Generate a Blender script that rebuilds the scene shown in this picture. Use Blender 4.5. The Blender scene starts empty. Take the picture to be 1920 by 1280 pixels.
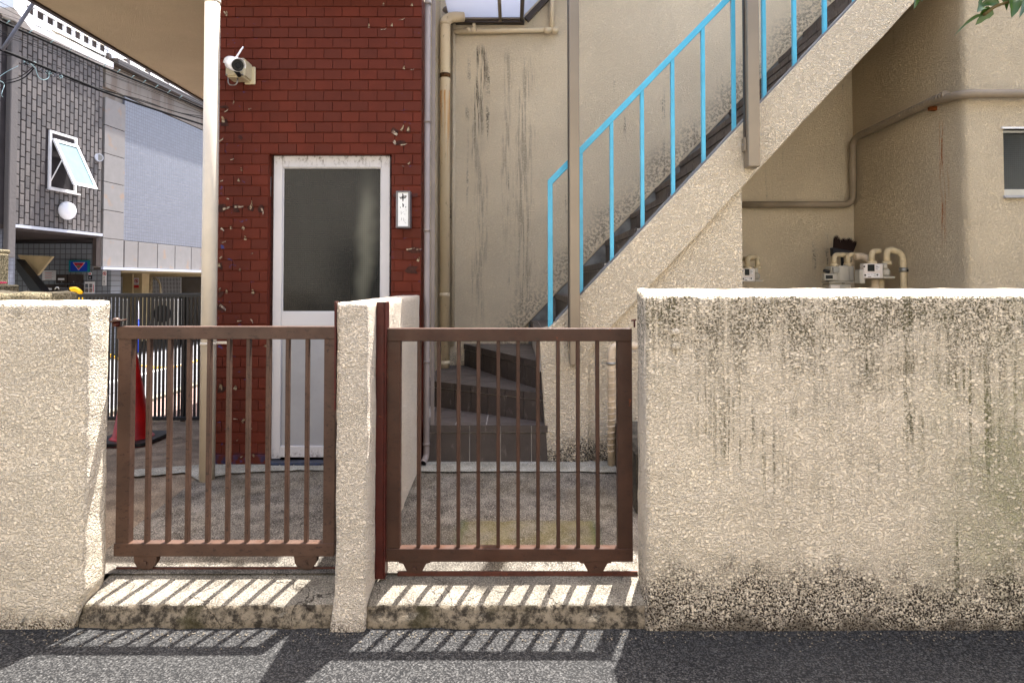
import bpy, bmesh, math, random
from mathutils import Vector, noise, Matrix
R = random.Random(7)
SC = bpy.context.scene
COL = SC.collection
# ---------------------------------------------------------------- camera, world, sun, exposure
F = 1140.0; CY = 502.0; H = 1.43; PITCH = 0.0245
cam = bpy.data.cameras.new('camera'); camo = bpy.data.objects.new('camera', cam); COL.objects.link(camo)
cam.sensor_width = 36; cam.lens = F/1920*36; cam.shift_y = -(640-CY)/1920
cam.clip_start = 0.05; cam.clip_end = 600
camo.location = (0, 0, H); camo.rotation_euler = (math.pi/2+PITCH, 0, 0)
SC.camera = camo
SUN = Vector((0.132, 0.32, 1.0)).normalized()          # direction towards the sun
w = bpy.data.worlds.new('World'); SC.world = w; w.use_nodes = True
wt = w.node_tree; sky = wt.nodes.new('ShaderNodeTexSky'); sky.sky_type = 'NISHITA'; sky.sun_disc = False
sky.sun_elevation = math.asin(SUN.z); sky.sun_rotation = math.atan2(SUN.x, SUN.y)
sky.air_density = 1.0; sky.dust_density = 5.0; sky.ozone_density = 0.3
bg = wt.nodes['Background']; bg.inputs['Strength'].default_value = 0.15
wt.links.new(sky.outputs[0], bg.inputs[0])
sl = bpy.data.lights.new('sun', 'SUN'); sl.energy = 5.0; sl.angle = math.radians(0.53); sl.color = (1, 0.965, 0.91)
so = bpy.data.objects.new('sun', sl); COL.objects.link(so); so.location = (2, 6, 12)
so.rotation_euler = SUN.to_track_quat('Z', 'Y').to_euler()
SC.view_settings.view_transform = 'Standard'; SC.view_settings.look = 'None'
SC.view_settings.exposure = 2.03; SC.view_settings.gamma = 1
# ---------------------------------------------------------------- measuring: a photo point and a depth give a place
cp, sp = math.cos(PITCH), math.sin(PITCH)
def ray(px, py):
    u = (px-960)/F; v = (CY-py)/F
    y = cp - v*sp; z = sp + v*cp
    return u/y, z/y
def P(px, py, Y):
    a, b = ray(px, py); return Vector((a*Y, Y, H+b*Y))
def G(px, py, zf):                                     # on a ground given as z(Y)
    a, b = ray(px, py); Y = 4.0
    for _ in range(40): Y = (zf(Y)-H)/b
    return Vector((a*Y, Y, zf(Y)))
def LP(px, py, off=0.0):                               # on the street building's long wall
    a, b = ray(px, py); Y = (8-off)/(.0614-a); return Vector((a*Y, Y, H+b*Y))
def lb(Y, z, off=0.0): return Vector((-8+.0614*Y+off, Y, z))
def zc(Y): return min(.134+.083*(Y-2.745), .238)
# ---------------------------------------------------------------- objects
WL = {}
def thing(name, label, cat, loc=(0, 0, 0), group=None):
    o = bpy.data.objects.new(name, None); COL.objects.link(o); o.location = loc; o.empty_display_size = .05
    o['label'] = label; o['category'] = cat
    if group: o['group'] = group
    WL[o.name] = Vector(loc); return o
def tag(o, label=None, cat=None, group=None, kind=None):
    if label: o['label'] = label
    if cat: o['category'] = cat
    if group: o['group'] = group
    if kind: o['kind'] = kind
    return o
def place(name, me, loc, parent=None):
    o = bpy.data.objects.new(name, me); COL.objects.link(o)
    loc = Vector(loc); WL[o.name] = loc
    if parent: o.parent = parent; o.location = loc - WL[parent.name]
    else: o.location = loc
    return o
class MB:
    def __init__(s): s.v = []; s.f = []; s.sm = []
    def add(s, vs, fs, smooth=False):
        n = len(s.v); s.v += [Vector(p) for p in vs]
        for f in fs: s.f.append([n+i for i in f]); s.sm.append(smooth)
        return s
    def hexa(s, p): return s.add(p, [(0,3,2,1),(4,5,6,7),(0,1,5,4),(1,2,6,5),(2,3,7,6),(3,0,4,7)])
    def box(s, x0, x1, y0, y1, z0, z1):
        return s.hexa([(x0,y0,z0),(x1,y0,z0),(x1,y1,z0),(x0,y1,z0),(x0,y0,z1),(x1,y0,z1),(x1,y1,z1),(x0,y1,z1)])
    def fb(s, a, b, c, d, Y, th=.02):                  # front-facing block between two photo points at depth Y
        p = P(a, d, Y); q = P(c, b, Y); return s.box(p.x, q.x, Y, Y+th, p.z, q.z)
    def lbox(s, Y0, Y1, z0, z1, o0, o1):
        return s.hexa([lb(Y0,z0,o0),lb(Y0,z0,o1),lb(Y1,z0,o1),lb(Y1,z0,o0),lb(Y0,z1,o0),lb(Y0,z1,o1),lb(Y1,z1,o1),lb(Y1,z1,o0)])
    def prism(s, poly, y0, y1):                        # polygon in XZ
        n = len(poly); vs = [(x, y0, z) for x, z in poly]+[(x, y1, z) for x, z in poly]
        fs = [tuple(range(n)), tuple(range(2*n-1, n-1, -1))]
        fs += [(i, i+n, (i+1) % n+n, (i+1) % n) for i in range(n)]
        return s.add(vs, fs)
    def slab(s, poly, z0, z1):                         # polygon in XY
        n = len(poly); vs = [(x, y, z0) for x, y in poly]+[(x, y, z1) for x, y in poly]
        fs = [tuple(range(n-1, -1, -1)), tuple(range(n, 2*n))]
        fs += [(i, (i+1) % n, (i+1) % n+n, i+n) for i in range(n)]
        return s.add(vs, fs)
    def beam(s, a, b, wy, wz, up=(0, 0, 1)):           # rectangular bar from a to b
        a = Vector(a); b = Vector(b); t = (b-a).normalized(); u = Vector(up)
        sd = t.cross(u)
        if sd.length < 1e-4: sd = t.cross(Vector((0, 1, 0)))
        sd.normalize(); u = sd.cross(t).normalized()
        p = []
        for e in (a, b):
            for i, j in ((-1,-1), (1,-1), (1,1), (-1,1)): p.append(e+sd*(i*wy/2)+u*(j*wz/2))
        return s.add(p, [(0,1,2,3),(7,6,5,4),(0,4,5,1),(1,5,6,2),(2,6,7,3),(3,7,4,0)])
    def tube(s, path, r, n=12, caps=True, rr=None):
        path = [Vector(p) for p in path]; rings = []; nrm = None
        for i, p in enumerate(path):
            t = (path[min(i+1, len(path)-1)]-path[max(i-1, 0)]).normalized()
            if nrm is None: nrm = t.orthogonal().normalized()
            nrm = (nrm - t*nrm.dot(t)).normalized(); bn = t.cross(nrm)
            q = rr[i] if rr else r
            rings.append([p+(nrm*math.cos(2*math.pi*k/n)+bn*math.sin(2*math.pi*k/n))*q for k in range(n)])
        vs = [v for g in rings for v in g]; fs = []
        for i in range(len(path)-1):
            for k in range(n): fs.append((i*n+k, i*n+(k+1) % n, (i+1)*n+(k+1) % n, (i+1)*n+k))
        s.add(vs, fs, True)
        if caps:
            m = len(s.v)-len(vs)
            s.f.append([m+k for k in range(n-1, -1, -1)]); s.sm.append(False)
            s.f.append([m+(len(path)-1)*n+k for k in range(n)]); s.sm.append(False)
        return s
    def cyl(s, a, b, r0, r1=None, n=16):
        return s.tube([a, b], r0, n, True, [r0, r1 if r1 is not None else r0])
    def ball(s, c, r, n=12, m=8, sc=(1, 1, 1)):
        vs = []; fs = []
        for i in range(m+1):
            th = math.pi*i/m
            for k in range(n):
                ph = 2*math.pi*k/n
                vs.append((c[0]+r*sc[0]*math.sin(th)*math.cos(ph), c[1]+r*sc[1]*math.sin(th)*math.sin(ph), c[2]+r*sc[2]*math.cos(th)))
        for i in range(m):
            for k in range(n): fs.append((i*n+k, (i+1)*n+k, (i+1)*n+(k+1) % n, i*n+(k+1) % n))
        return s.add(vs, fs, True)
    def build(s, name, mat, parent=None, bevel=0, label=None, cat=None, group=None, kind=None, seg=1, origin=None):
        c = Vector(origin) if origin is not None else sum(s.v, Vector())/max(1, len(s.v))
        me = bpy.data.meshes.new(name)
        me.from_pydata([v-c for v in s.v], [], s.f)
        me.polygons.foreach_set('use_smooth', s.sm)
        if bevel:
            bm = bmesh.new(); bm.from_mesh(me)
            bmesh.ops.remove_doubles(bm, verts=bm.verts, dist=1e-6)
            es = [e for e in bm.edges if len(e.link_faces) == 2 and e.calc_face_angle(0) > .6]
            bmesh.ops.bevel(bm, geom=es, offset=bevel, segments=seg, affect='EDGES', clamp_overlap=True)
            bm.to_mesh(me); bm.free()
        me.materials.append(mat); me.update()
        o = place(name, me, c, parent); tag(o, label, cat, group, kind)
        return o
def bend(pts, r=.05, n=6):                             # round the corners of a polyline
    pts = [Vector(p) for p in pts]; out = [pts[0]]
    for i in range(1, len(pts)-1):
        a, b, c = pts[i-1], pts[i], pts[i+1]
        d0 = (a-b); d1 = (c-b); q = min(r, d0.length*.45, d1.length*.45)
        p0 = b+d0.normalized()*q; p1 = b+d1.normalized()*q
        for k in range(n+1):
            t = k/n; out.append(p0*(1-t)**2+b*2*t*(1-t)+p1*t*t)
    out.append(pts[-1]); return out
def fbm(p, o=3):
    a = 0; s = 1
    for _ in range(o): a += noise.noise(p)*s; p = p*2.03; s *= .5
    return a
def wobox(mb, x0, x1, y0, y1, z0, z1, step=.03, r=.012, amp=.004, freq=9, warp=None, faces='xXyYzZ'):
    nx = max(1, round((x1-x0)/step)); ny = max(1, round((y1-y0)/step)); nz = max(1, round((z1-z0)/step))
    key = {}; vs = []; fs = []
    def vert(i, j, k):
        q = (i, j, k)
        if q not in key:
            p = Vector((x0+(x1-x0)*i/nx, y0+(y1-y0)*j/ny, z0+(z1-z0)*k/nz))
            c = Vector((min(max(p.x, x0+r), x1-r), min(max(p.y, y0+r), y1-r), min(max(p.z, z0+r), z1-r)))
            d = (p-c); d = d.normalized() if d.length > 1e-9 else Vector((0, 0, 1))
            p = c+d*r + d*(fbm(p*freq)*amp)
            if warp: p = warp(p)
            key[q] = len(vs); vs.append(p)
        return key[q]
    for j in range(ny):
        for k in range(nz):
            if 'x' in faces: fs.append((vert(0,j,k), vert(0,j,k+1), vert(0,j+1,k+1), vert(0,j+1,k)))
            if 'X' in faces: fs.append((vert(nx,j,k), vert(nx,j+1,k), vert(nx,j+1,k+1), vert(nx,j,k+1)))
    for i in range(nx):
        for k in range(nz):
            if 'y' in faces: fs.append((vert(i,0,k), vert(i+1,0,k), vert(i+1,0,k+1), vert(i,0,k+1)))
            if 'Y' in faces: fs.append((vert(i,ny,k), vert(i,ny,k+1), vert(i+1,ny,k+1), vert(i+1,ny,k)))
    for i in range(nx):
        for j in range(ny):
            if 'z' in faces: fs.append((vert(i,j,0), vert(i,j+1,0), vert(i+1,j+1,0), vert(i+1,j,0)))
            if 'Z' in faces: fs.append((vert(i,j,nz), vert(i+1,j,nz), vert(i+1,j+1,nz), vert(i,j+1,nz)))
    return mb.add(vs, fs, True)
# ---------------------------------------------------------------- materials
def lin(c): c /= 255; return c/12.92 if c <= .04045 else ((c+.055)/1.055)**2.4
def C(r, g, b, k=1.0): return (lin(r)*k, lin(g)*k, lin(b)*k, 1)
class G_:
    def __init__(s, name, rough=.75, spec=.3, metal=0):
        s.m = bpy.data.materials.new(name); s.m.use_nodes = True; s.t = s.m.node_tree; s.b = s.t.nodes['Principled BSDF']
        s.b.inputs['Roughness'].default_value = rough; s.b.inputs['Specular IOR Level'].default_value = spec
        s.b.inputs['Metallic'].default_value = metal
        s.pos = s.n('ShaderNodeNewGeometry').outputs['Position']
        sx = s.n('ShaderNodeSeparateXYZ'); s.l(s.pos, sx.inputs[0]); s.x, s.y, s.z = sx.outputs
    def n(s, t): return s.t.nodes.new(t)
    def l(s, a, b):
        if isinstance(a, bpy.types.NodeSocket): s.t.links.new(a, b)
        else: b.default_value = a
    def math(s, op, a, b=0.0, c=0.0, clamp=False):
        n = s.n('ShaderNodeMath'); n.operation = op; n.use_clamp = clamp
        s.l(a, n.inputs[0]); s.l(b, n.inputs[1])
        if op in ('MULTIPLY_ADD',): s.l(c, n.inputs[2])
        return n.outputs[0]
    def add(s, a, b): return s.math('ADD', a, b)
    def sub(s, a, b): return s.math('SUBTRACT', a, b)
    def mul(s, a, b): return s.math('MULTIPLY', a, b)
    def step(s, v, a, b, lo=0.0, hi=1.0):
        n = s.n('ShaderNodeMapRange'); n.interpolation_type = 'SMOOTHSTEP'; n.clamp = True
        s.l(v, n.inputs[0]); s.l(a, n.inputs[1]); s.l(b, n.inputs[2]); s.l(lo, n.inputs[3]); s.l(hi, n.inputs[4]); return n.outputs[0]
    def sv(s, x, y, z, vec=None):
        n = s.n('ShaderNodeVectorMath'); n.operation = 'MULTIPLY'; s.l(vec or s.pos, n.inputs[0]); n.inputs[1].default_value = (x, y, z); return n.outputs[0]
    def noise(s, scale, det=3, vec=None, rough=.55, dist=0):
        n = s.n('ShaderNodeTexNoise'); s.l(vec or s.pos, n.inputs['Vector']); n.inputs['Scale'].default_value = scale
        n.inputs['Detail'].default_value = det; n.inputs['Roughness'].default_value = rough; n.inputs['Distortion'].default_value = dist; return n.outputs['Fac']
    def voro(s, scale, feat='F1', vec=None, out='Distance', rand=1.0):
        n = s.n('ShaderNodeTexVoronoi'); n.feature = feat; s.l(vec or s.pos, n.inputs['Vector']); n.inputs['Scale'].default_value = scale
        n.inputs['Randomness'].default_value = rand; return n.outputs[out]
    def mix(s, f, a, b):
        n = s.n('ShaderNodeMix'); n.data_type = 'RGBA'; s.l(f, n.inputs[0]); s.l(a, n.inputs[6]); s.l(b, n.inputs[7]); return n.outputs[2]
    def col(s, c): s.l(c, s.b.inputs['Base Color']); return s
    def bump(s, h, dist, strength=1.0):
        n = s.n('ShaderNodeBump'); n.inputs['Distance'].default_value = dist; n.inputs['Strength'].default_value = strength
        if getattr(s, 'nb', None): s.t.links.new(s.nb, n.inputs['Normal'])
        s.l(h, n.inputs['Height']); s.nb = n.outputs[0]; s.t.links.new(s.nb, s.b.inputs['Normal']); return s
    def obrand(s): return s.n('ShaderNodeObjectInfo').outputs['Random']
def plain(name, c, rough=.6, spec=.3, metal=0, var=.12, vs=6, bump=0, bs=60, grime=0, gcol=None):
    g = G_(name, rough, spec, metal); k = g.noise(vs, 4)
    c2 = (c[0]*(1-var*2), c[1]*(1-var*2), c[2]*(1-var*2), 1); c3 = tuple(min(1, x*(1+var)) for x in c[:3])+(1,)
    cc = g.mix(g.step(k, .3, .7), c2, c3)
    if grime:
        cc = g.mix(g.mul(g.step(g.noise(23, 6, rough=.7), .52, .7), grime), cc, gcol or C(45, 38, 30))
    g.col(cc)
    if bump: g.bump(g.noise(bs, 4), bump)
    return g.m
def stucco(name, base, lump=42, bump=.004, dirt=None, dirtcol=C(62, 55, 42), var=.08, mode=0, green=None):
    g = G_(name, .85, .2)
    vv = g.sv(1.0, 1.0, 1.35)
    wv = g.n('ShaderNodeVectorMath'); wv.operation = 'MULTIPLY_ADD'
    nn = g.n('ShaderNodeTexNoise'); g.l(vv, nn.inputs['Vector']); nn.inputs['Scale'].default_value = lump*1.5; nn.inputs['Detail'].default_value = 2
    g.l(nn.outputs['Color'], wv.inputs[0]); wv.inputs[1].default_value = (.45/lump,)*3; g.l(vv, wv.inputs[2])
    cell = g.voro(lump*1.05, vec=wv.outputs[0]); cell2 = g.voro(lump*2.6, vec=wv.outputs[0])
    keep = g.step(g.noise(lump*.5, 2), .42, .58)
    flat = g.math('MULTIPLY', g.sub(1.0, g.step(cell, .30, .50)), keep)   # pressed-flat lumps with crevices between them
    flat2 = g.sub(1.0, g.step(cell2, .30, .66)); flat = g.math('MAXIMUM', flat, g.mul(flat2, g.step(g.noise(lump*1.7, 2), .3, .62, .35, .95)))
    nz = g.noise(lump*.8, 3, rough=.6)
    fine = g.noise(lump*4, 3)
    big = g.noise(1.7, 4)
    c = g.mix(g.step(big, .3, .7), tuple(x*(1-var*1.6) for x in base[:3])+(1,), base)
    c = g.mix(g.mul(g.sub(1.0, flat), .22), c, tuple(x*.50 for x in base[:3])+(1,))  # hollows between lumps darkened: shade painted into the base colour
    c = g.mix(g.mul(g.step(fine, .56, .75), .25), c, tuple(x*.75 for x in base[:3])+(1,))
    if dirt:
        gn = g.n('ShaderNodeNewGeometry'); sn = g.n('ShaderNodeSeparateXYZ'); g.l(gn.outputs['True Normal'], sn.inputs[0]); upf = g.step(sn.outputs[2], .4, .8, 1, .12)
        for fn, dc in dirt:
            m = g.mul(fn(g, flat, fine), upf); c = g.mix(m, c, dc)
    g.col(c)
    h = g.add(g.mul(flat, 1.15), g.add(g.mul(nz, .75), g.mul(fine, .5)))
    g.bump(h, bump*2.3)
    return g.m
def crev(g, flat, fine, m, base=.25, k=1.15):          # stains sit deeper in the crevices
    cv = g.add(base, g.mul(g.sub(1.0, flat), .75))
    return g.math('MULTIPLY', g.mul(m, k), cv, clamp=True)
def d_top(z1, depth, x=9, thr=.46):
    def fn(g, flat, fine):
        t = g.step(g.z, z1-depth, z1, 0, 1)
        st = g.noise(1.0, 6, g.sv(x*2.4, x*2.4, 1.5), .7); bl = g.noise(5, 5, rough=.65)
        m = g.step(g.add(g.add(g.mul(st, .6), g.mul(bl, .5)), g.mul(t, .16)), thr+.12, thr+.27)
        sp = g.step(g.noise(115, 3), .40, .56)
        return crev(g, flat, fine, g.mul(g.mul(m, sp), g.add(.25, g.mul(t, .75))), .3, 1.0)
    return fn
def d_streak(thr=.6, x=26, amt=.7, zlo=-9, zhi=99):
    def fn(g, flat, fine):
        st = g.noise(1.0, 3, g.sv(x, x, .8), .5)
        sp = g.step(g.noise(70, 3), .40, .54)
        m = g.mul(g.step(st, thr, thr+.07), g.mul(g.step(g.noise(2.2, 3), .42, .6), sp))
        m = g.mul(m, g.mul(g.step(g.z, zlo, zlo+.3), g.sub(1.0, g.step(g.z, zhi-.3, zhi))))
        return crev(g, flat, fine, g.mul(m, amt), .25)
    return fn
def d_col(xc, w_, z0, z1, ax='x', amt=.9, off=0.0):
    def fn(g, flat, fine):
        co = g.x if ax == 'x' else g.y
        dd = g.math('ABSOLUTE', g.add(g.sub(co, xc), g.mul(g.sub(g.noise(2.6, 4), .5), w_*3)))
        m = g.mul(g.sub(1.0, g.step(dd, w_*.2, w_)), g.mul(g.step(g.z, z0, z0+.5), g.sub(1.0, g.step(g.z, z1-.12, z1))))
        ln = g.step(g.noise(1.0, 4, g.sv(55, 55, 2.2), .65), .44, .58)
        return crev(g, flat, fine, g.mul(g.mul(m, ln), amt), .35, 1.3)
    return fn
def d_bottom(z0, depth, amt=1.0):
    def fn(g, flat, fine):
        zz = g.sub(g.add(g.z, g.mul(g.sub(g.noise(7, 5, rough=.65), .5), depth*1.3)), z0)
        m = g.sub(1.0, g.step(zz, depth*.2, depth)); hard = g.sub(1.0, g.step(zz, 0, depth*.35))
        sp = g.step(g.noise(130, 3), .38, .56)
        a = crev(g, flat, fine, g.mul(g.mul(m, sp), amt), .38, 1.2)
        return g.math('MAXIMUM', a, g.mul(hard, .82*amt))
    return fn
def d_green(x0, x1):
    def fn(g, flat, fine):
        m = g.mul(g.step(g.x, x0, x1), g.step(g.noise(3.0, 5, rough=.65), .36, .62))
        m = g.mul(m, g.sub(1.0, g.step(g.math('ABSOLUTE', g.sub(g.z, .5)), .25, .8, 0, .7)))
        return crev(g, flat, fine, m, .35, .8)
    return fn
def d_line(x0, z0, sl, w=.55):                         # mould creeping up the wall from the stair line
    def fn(g, flat, fine):
        h = g.sub(g.z, g.add(z0, g.mul(g.math('MAXIMUM', g.sub(g.x, x0), -.25), sl)))
        h = g.add(h, g.mul(g.sub(g.noise(3.2, 5, rough=.6), .5), .7))
        m = g.mul(g.mul(g.sub(1.0, g.step(h, 0, w)), g.step(h, -.5, -.3)), g.step(g.x, -.35, .05))
        sp = g.step(g.noise(45, 4), .40, .60)
        return crev(g, flat, fine, g.mul(m, sp), .45, .62)
    return fn
WARM = C(205, 189, 165)
m_wallR = stucco('stucco_mossy', C(246, 230, 206), 44, .0044, [(d_top(1.39, .75), C(84, 77, 56)), (d_streak(.535, 62, .8, .42), C(98, 92, 62)), (d_streak(.565, 34, .7, .55), C(84, 80, 52)), (d_streak(.60, 22, .8), C(70, 68, 40)), (d_green(1.5, 2.3), C(110, 116, 70)), (d_bottom(-.0, .36, 1.0), C(50, 41, 32))])
m_wallL = stucco('stucco_cream', C(244, 229, 206), 44, .0044, [(d_top(1.345, .2, 9, .52), C(90, 80, 60)), (d_bottom(-.06, .17), C(80, 66, 50))])
m_wing = stucco('stucco_divider', C(244, 229, 209), 52, .0046, [(d_bottom(-.05, .13), C(80, 68, 52))])
m_back = stucco('stucco_back', C(242, 226, 198), 60, .0028, [(d_col(-.285, .085, .9, 3.66, amt=.35), C(110, 98, 82)), (d_col(-.30, .07, 2.5, 3.64, amt=.75), C(92, 82, 68)), (d_col(-.04, .05, 1.6, 3.6, amt=.35), C(120, 104, 84)), (d_col(.12, .10, .9, 3.55, amt=.4), C(116, 102, 82)), (d_line(.174, 1.05, 1.047), C(72, 62, 52)), (d_streak(.62, 14, .8, 1.2, 3.6), C(70, 62, 52)), (d_bottom(.6, .35, .5), C(80, 68, 54))])
m_side = stucco('stucco_wing', C(220, 203, 174), 62, .0028, [(d_col(4.40, .034, 1.6, 2.66, 'y', 1.0), C(168, 92, 28)), (d_col(4.34, .014, 1.9, 2.5, 'y', .7), C(168, 104, 48)), (d_streak(.66, 12, .4), C(110, 84, 58))])
m_string = stucco('stucco_stringer', C(244, 228, 202), 40, .0060, [(d_bottom(.2, .26), C(50, 42, 34))], var=.05)
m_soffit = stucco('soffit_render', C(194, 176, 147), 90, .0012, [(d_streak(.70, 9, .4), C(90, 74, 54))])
def m_conc(name, c, c2, agg=1.0, extra=None, bump=.0015):
    g = G_(name, .9, .15)
    a = g.noise(160, 2); b = g.noise(9, 6, rough=.65); d = g.noise(2.3, 5, rough=.6)
    col = g.mix(g.step(b, .32, .68), c2, c)
    col = g.mix(g.mul(g.step(a, .52, .66), .55*agg), col, tuple(min(1, x*1.9) for x in c[:3])+(1,))
    col = g.mix(g.mul(g.step(a, .34, .46, 1, 0), .6*agg), col, tuple(x*.35 for x in c2[:3])+(1,))
    col = g.mix(g.mul(g.step(d, .46, .66), .45), col, tuple(x*.5 for x in c2[:3])+(1,))
    if extra: col = extra(g, col)
    g.col(col); g.bump(g.add(a, g.mul(b, 1.5)), bump); return g.m
def court_extra(g, col):
    n = g.mul(g.sub(g.noise(11, 6), .5), .07)
    bx = g.sub(1.0, g.step(g.add(g.math('ABSOLUTE', g.sub(g.x, .08)), n), .335, .345))
    by = g.sub(1.0, g.step(g.add(g.math('ABSOLUTE', g.sub(g.y, 3.1)), n), .135, .142))
    m = g.mul(bx, by)
    col = g.mix(g.mul(g.mul(m, g.step(g.noise(6, 5), .35, .6, .35, 1)), .5), col, g.mix(g.noise(70, 4), C(84, 78, 36), C(134, 122, 78)))
    edge = g.mul(g.mul(g.step(g.add(g.math('ABSOLUTE', g.sub(g.x, .08)), n), .30, .34), g.sub(1.0, g.step(g.add(g.math('ABSOLUTE', g.sub(g.x, .08)), n), .34, .38))), g.sub(1.0, g.step(g.math('ABSOLUTE', g.sub(g.y, 3.1)), .13, .17)))
    col = g.mix(g.mul(edge, .4), col, C(48, 66, 18))
    st = g.mul(g.step(g.noise(1.6, 4), .48, .62), .12)
    return g.mix(st, col, C(112, 98, 62))
m_court = m_conc('court_concrete', C(118, 112, 104), C(66, 62, 57), 1.4, court_extra)
m_courtL = m_conc('court_concrete_left', C(132, 118, 102), C(96, 84, 72), .8)
m_mortar = m_conc('mortar_band', C(158, 155, 145), C(128, 124, 112), .9)
def sill_extra(g, col):
    # grimy front face, crevice cracks
    nx = g.n('ShaderNodeNewGeometry'); sn = g.n('ShaderNodeSeparateXYZ'); g.l(nx.outputs['True Normal'], sn.inputs[0])
    fr = g.step(g.math('ABSOLUTE', sn.outputs[1]), .5, .8)
    n = g.noise(24, 8, rough=.75)
    fc = g.mix(g.step(n, .40, .60), C(44, 39, 33), C(130, 119, 103))
    fc = g.mix(g.mul(g.step(g.noise(4, 6), .54, .66), .7), fc, C(58, 54, 32))
    dn = g.n('ShaderNodeTexNoise'); g.l(g.pos, dn.inputs['Vector']); dn.inputs['Scale'].default_value = 9; dn.inputs['Detail'].default_value = 5; dv = g.n('ShaderNodeVectorMath'); dv.operation = 'MULTIPLY_ADD'; g.l(dn.outputs['Color'], dv.inputs[0]); dv.inputs[1].default_value = (.16, .16, .16); g.l(g.pos, dv.inputs[2])
    cr = g.voro(3.1, 'DISTANCE_TO_EDGE', vec=dv.outputs[0]); ck = g.mul(g.step(cr, .002, .010, 1, 0), g.step(g.noise(2.4, 3), .52, .58))
    col = g.mix(g.mul(fr, .95), col, fc)
    return g.mix(g.mul(ck, .85), col, C(34, 28, 22))
m_sill = m_conc('sill_concrete', C(130, 124, 113), C(98, 92, 83), 1.2, sill_extra, .003)
def mk_asphalt():
    g = G_('asphalt', .88, .2)
    v = g.voro(95); vc = g.voro(95, out='Color'); a = g.noise(220, 2); b = g.noise(1.3, 5)
    sx = g.n('ShaderNodeSeparateColor'); g.l(vc, sx.inputs[0])
    base = g.mix(g.step(b, .3, .7), (.0085, .0085, .009, 1), (.017, .0167, .0167, 1))
    st = g.mix(sx.outputs[0], (.022, .022, .022, 1), (.092, .09, .087, 1))
    v2 = g.voro(210, out='Color'); s2 = g.n('ShaderNodeSeparateColor'); g.l(v2, s2.inputs[0])
    stone = g.mul(g.step(sx.outputs[1], .45, .60), g.sub(1.0, g.step(v, .30, .48)))
    base = g.mix(g.mul(g.step(s2.outputs[0], .55, .8), .7), base, (.07, .068, .066, 1))
    c = g.mix(stone, base, st)
    c = g.mix(g.mul(g.step(g.noise(3, 6, rough=.7), .58, .72), .35), c, (.03, .029, .028, 1))
    g.col(c); g.bump(g.add(g.mul(g.sub(1.0, v), 1.0), g.mul(a, .6)), .0045); return g.m
m_asphalt = mk_asphalt()
def mk_steel(name, c, chips=.5, bright=None):
    g = G_(name, .42, .3)
    c2 = tuple(x*.72 for x in c[:3])+(1,)
    col = g.mix(g.step(g.noise(7, 5), .35, .65), c2, c)
    ch = g.step(g.noise(1.0, 6, g.sv(34, 50, 70), .75), .56, .62)
    col = g.mix(g.mul(ch, chips), col, C(30, 22, 20))
    ru = g.step(g.noise(13, 7, rough=.75), .65, .71)
    col = g.mix(g.mul(ru, .8), col, C(128, 62, 26))
    g.col(col); g.l(g.step(g.noise(20, 3), .3, .7, .34, .6), g.b.inputs['Roughness'])
    g.bump(g.noise(140, 3), .0006); return g.m
m_gateL = mk_steel('gate_paint_worn', C(84, 62, 51), .6)
m_gateR = mk_steel('gate_paint_dark', C(68, 44, 33), .4)
m_post = mk_steel('post_red_paint', C(72, 25, 18), .7)
m_track = mk_steel('track_steel', C(84, 48, 38), .8)
m_rail = plain('rail_blue_paint', C(74, 174, 208), .35, .5, var=.05, vs=9, bump=.0006, bs=70, grime=.15, gcol=C(60, 130, 150))
def mk_brick(name, k=1.0, joint=False):
    g = G_(name, .65, .1)
    a = g.noise(5, 5); r = g.obrand()
    base = C(106, 46, 32) if joint else C(96, 43, 31)
    c = g.mix(g.step(a, .3, .7), tuple(x*.78 for x in base[:3])+(1,), base)
    c = g.mix(g.mul(r, .6), c, C(74, 38, 30))
    fine = g.noise(1, 6, g.sv(60, 60, 60), .7)
    c = g.mix(g.mul(g.step(g.noise(34, 6, rough=.75), .60, .72), .35), c, C(60, 26, 22))
    # blue undercoat showing through near the left edge and at the foot
    lm = g.math('MAXIMUM', g.sub(1.0, g.step(g.x, -1.95, -1.55)), g.mul(g.step(g.x, -.85, -.65), .5))
    bl = g.mul(g.step(g.noise(1, 5, g.sv(16, 16, 28), .65), .64, .68), lm)
    c = g.mix(g.mul(bl, .85), c, C(44, 74, 136))
    ft = g.mul(g.sub(1.0, g.step(g.z, .27, .34)), g.step(g.noise(14, 4), .42, .6))
    c = g.mix(g.mul(ft, .85), c, g.mix(g.noise(30, 3), C(24, 26, 34), C(40, 70, 116)))
    g.col(c); g.bump(g.add(g.mul(fine, .5), g.mul(a, .8)), .0016); return g.m
m_brick = mk_brick('painted_brick'); m_joint = mk_brick('painted_joint', joint=True)
_f = G_('paint_flake_back', .6, .3); _f.col(_f.mix(_f.step(_f.noise(55, 4), .42, .56), C(84, 50, 38), C(160, 146, 124))); m_flake = _f.m
m_bare = plain('bare_brick', C(60, 34, 27), .8, .2, var=.25, vs=40, bump=.001)
m_alu = plain('door_aluminium_white', C(150, 151, 155), .38, .4, var=.04, vs=5, grime=.10, gcol=C(120, 110, 96))
def mk_doorframe():
    g = G_('door_white_frame', .4, .4)
    c = g.mix(g.noise(4, 3), C(182, 181, 184), C(200, 198, 200))
    t = g.add(g.step(g.z, 2.17, 2.27), g.mul(g.sub(1.0, g.step(g.z, .28, .36)), .8))
    d = g.mul(g.step(g.noise(1, 6, g.sv(40, 40, 22), .75), .48, .66), t)
    g.col(g.mix(g.math('MULTIPLY', d, .85, clamp=True), c, C(66, 54, 44))); return g.m
m_door = mk_doorframe()
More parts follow.
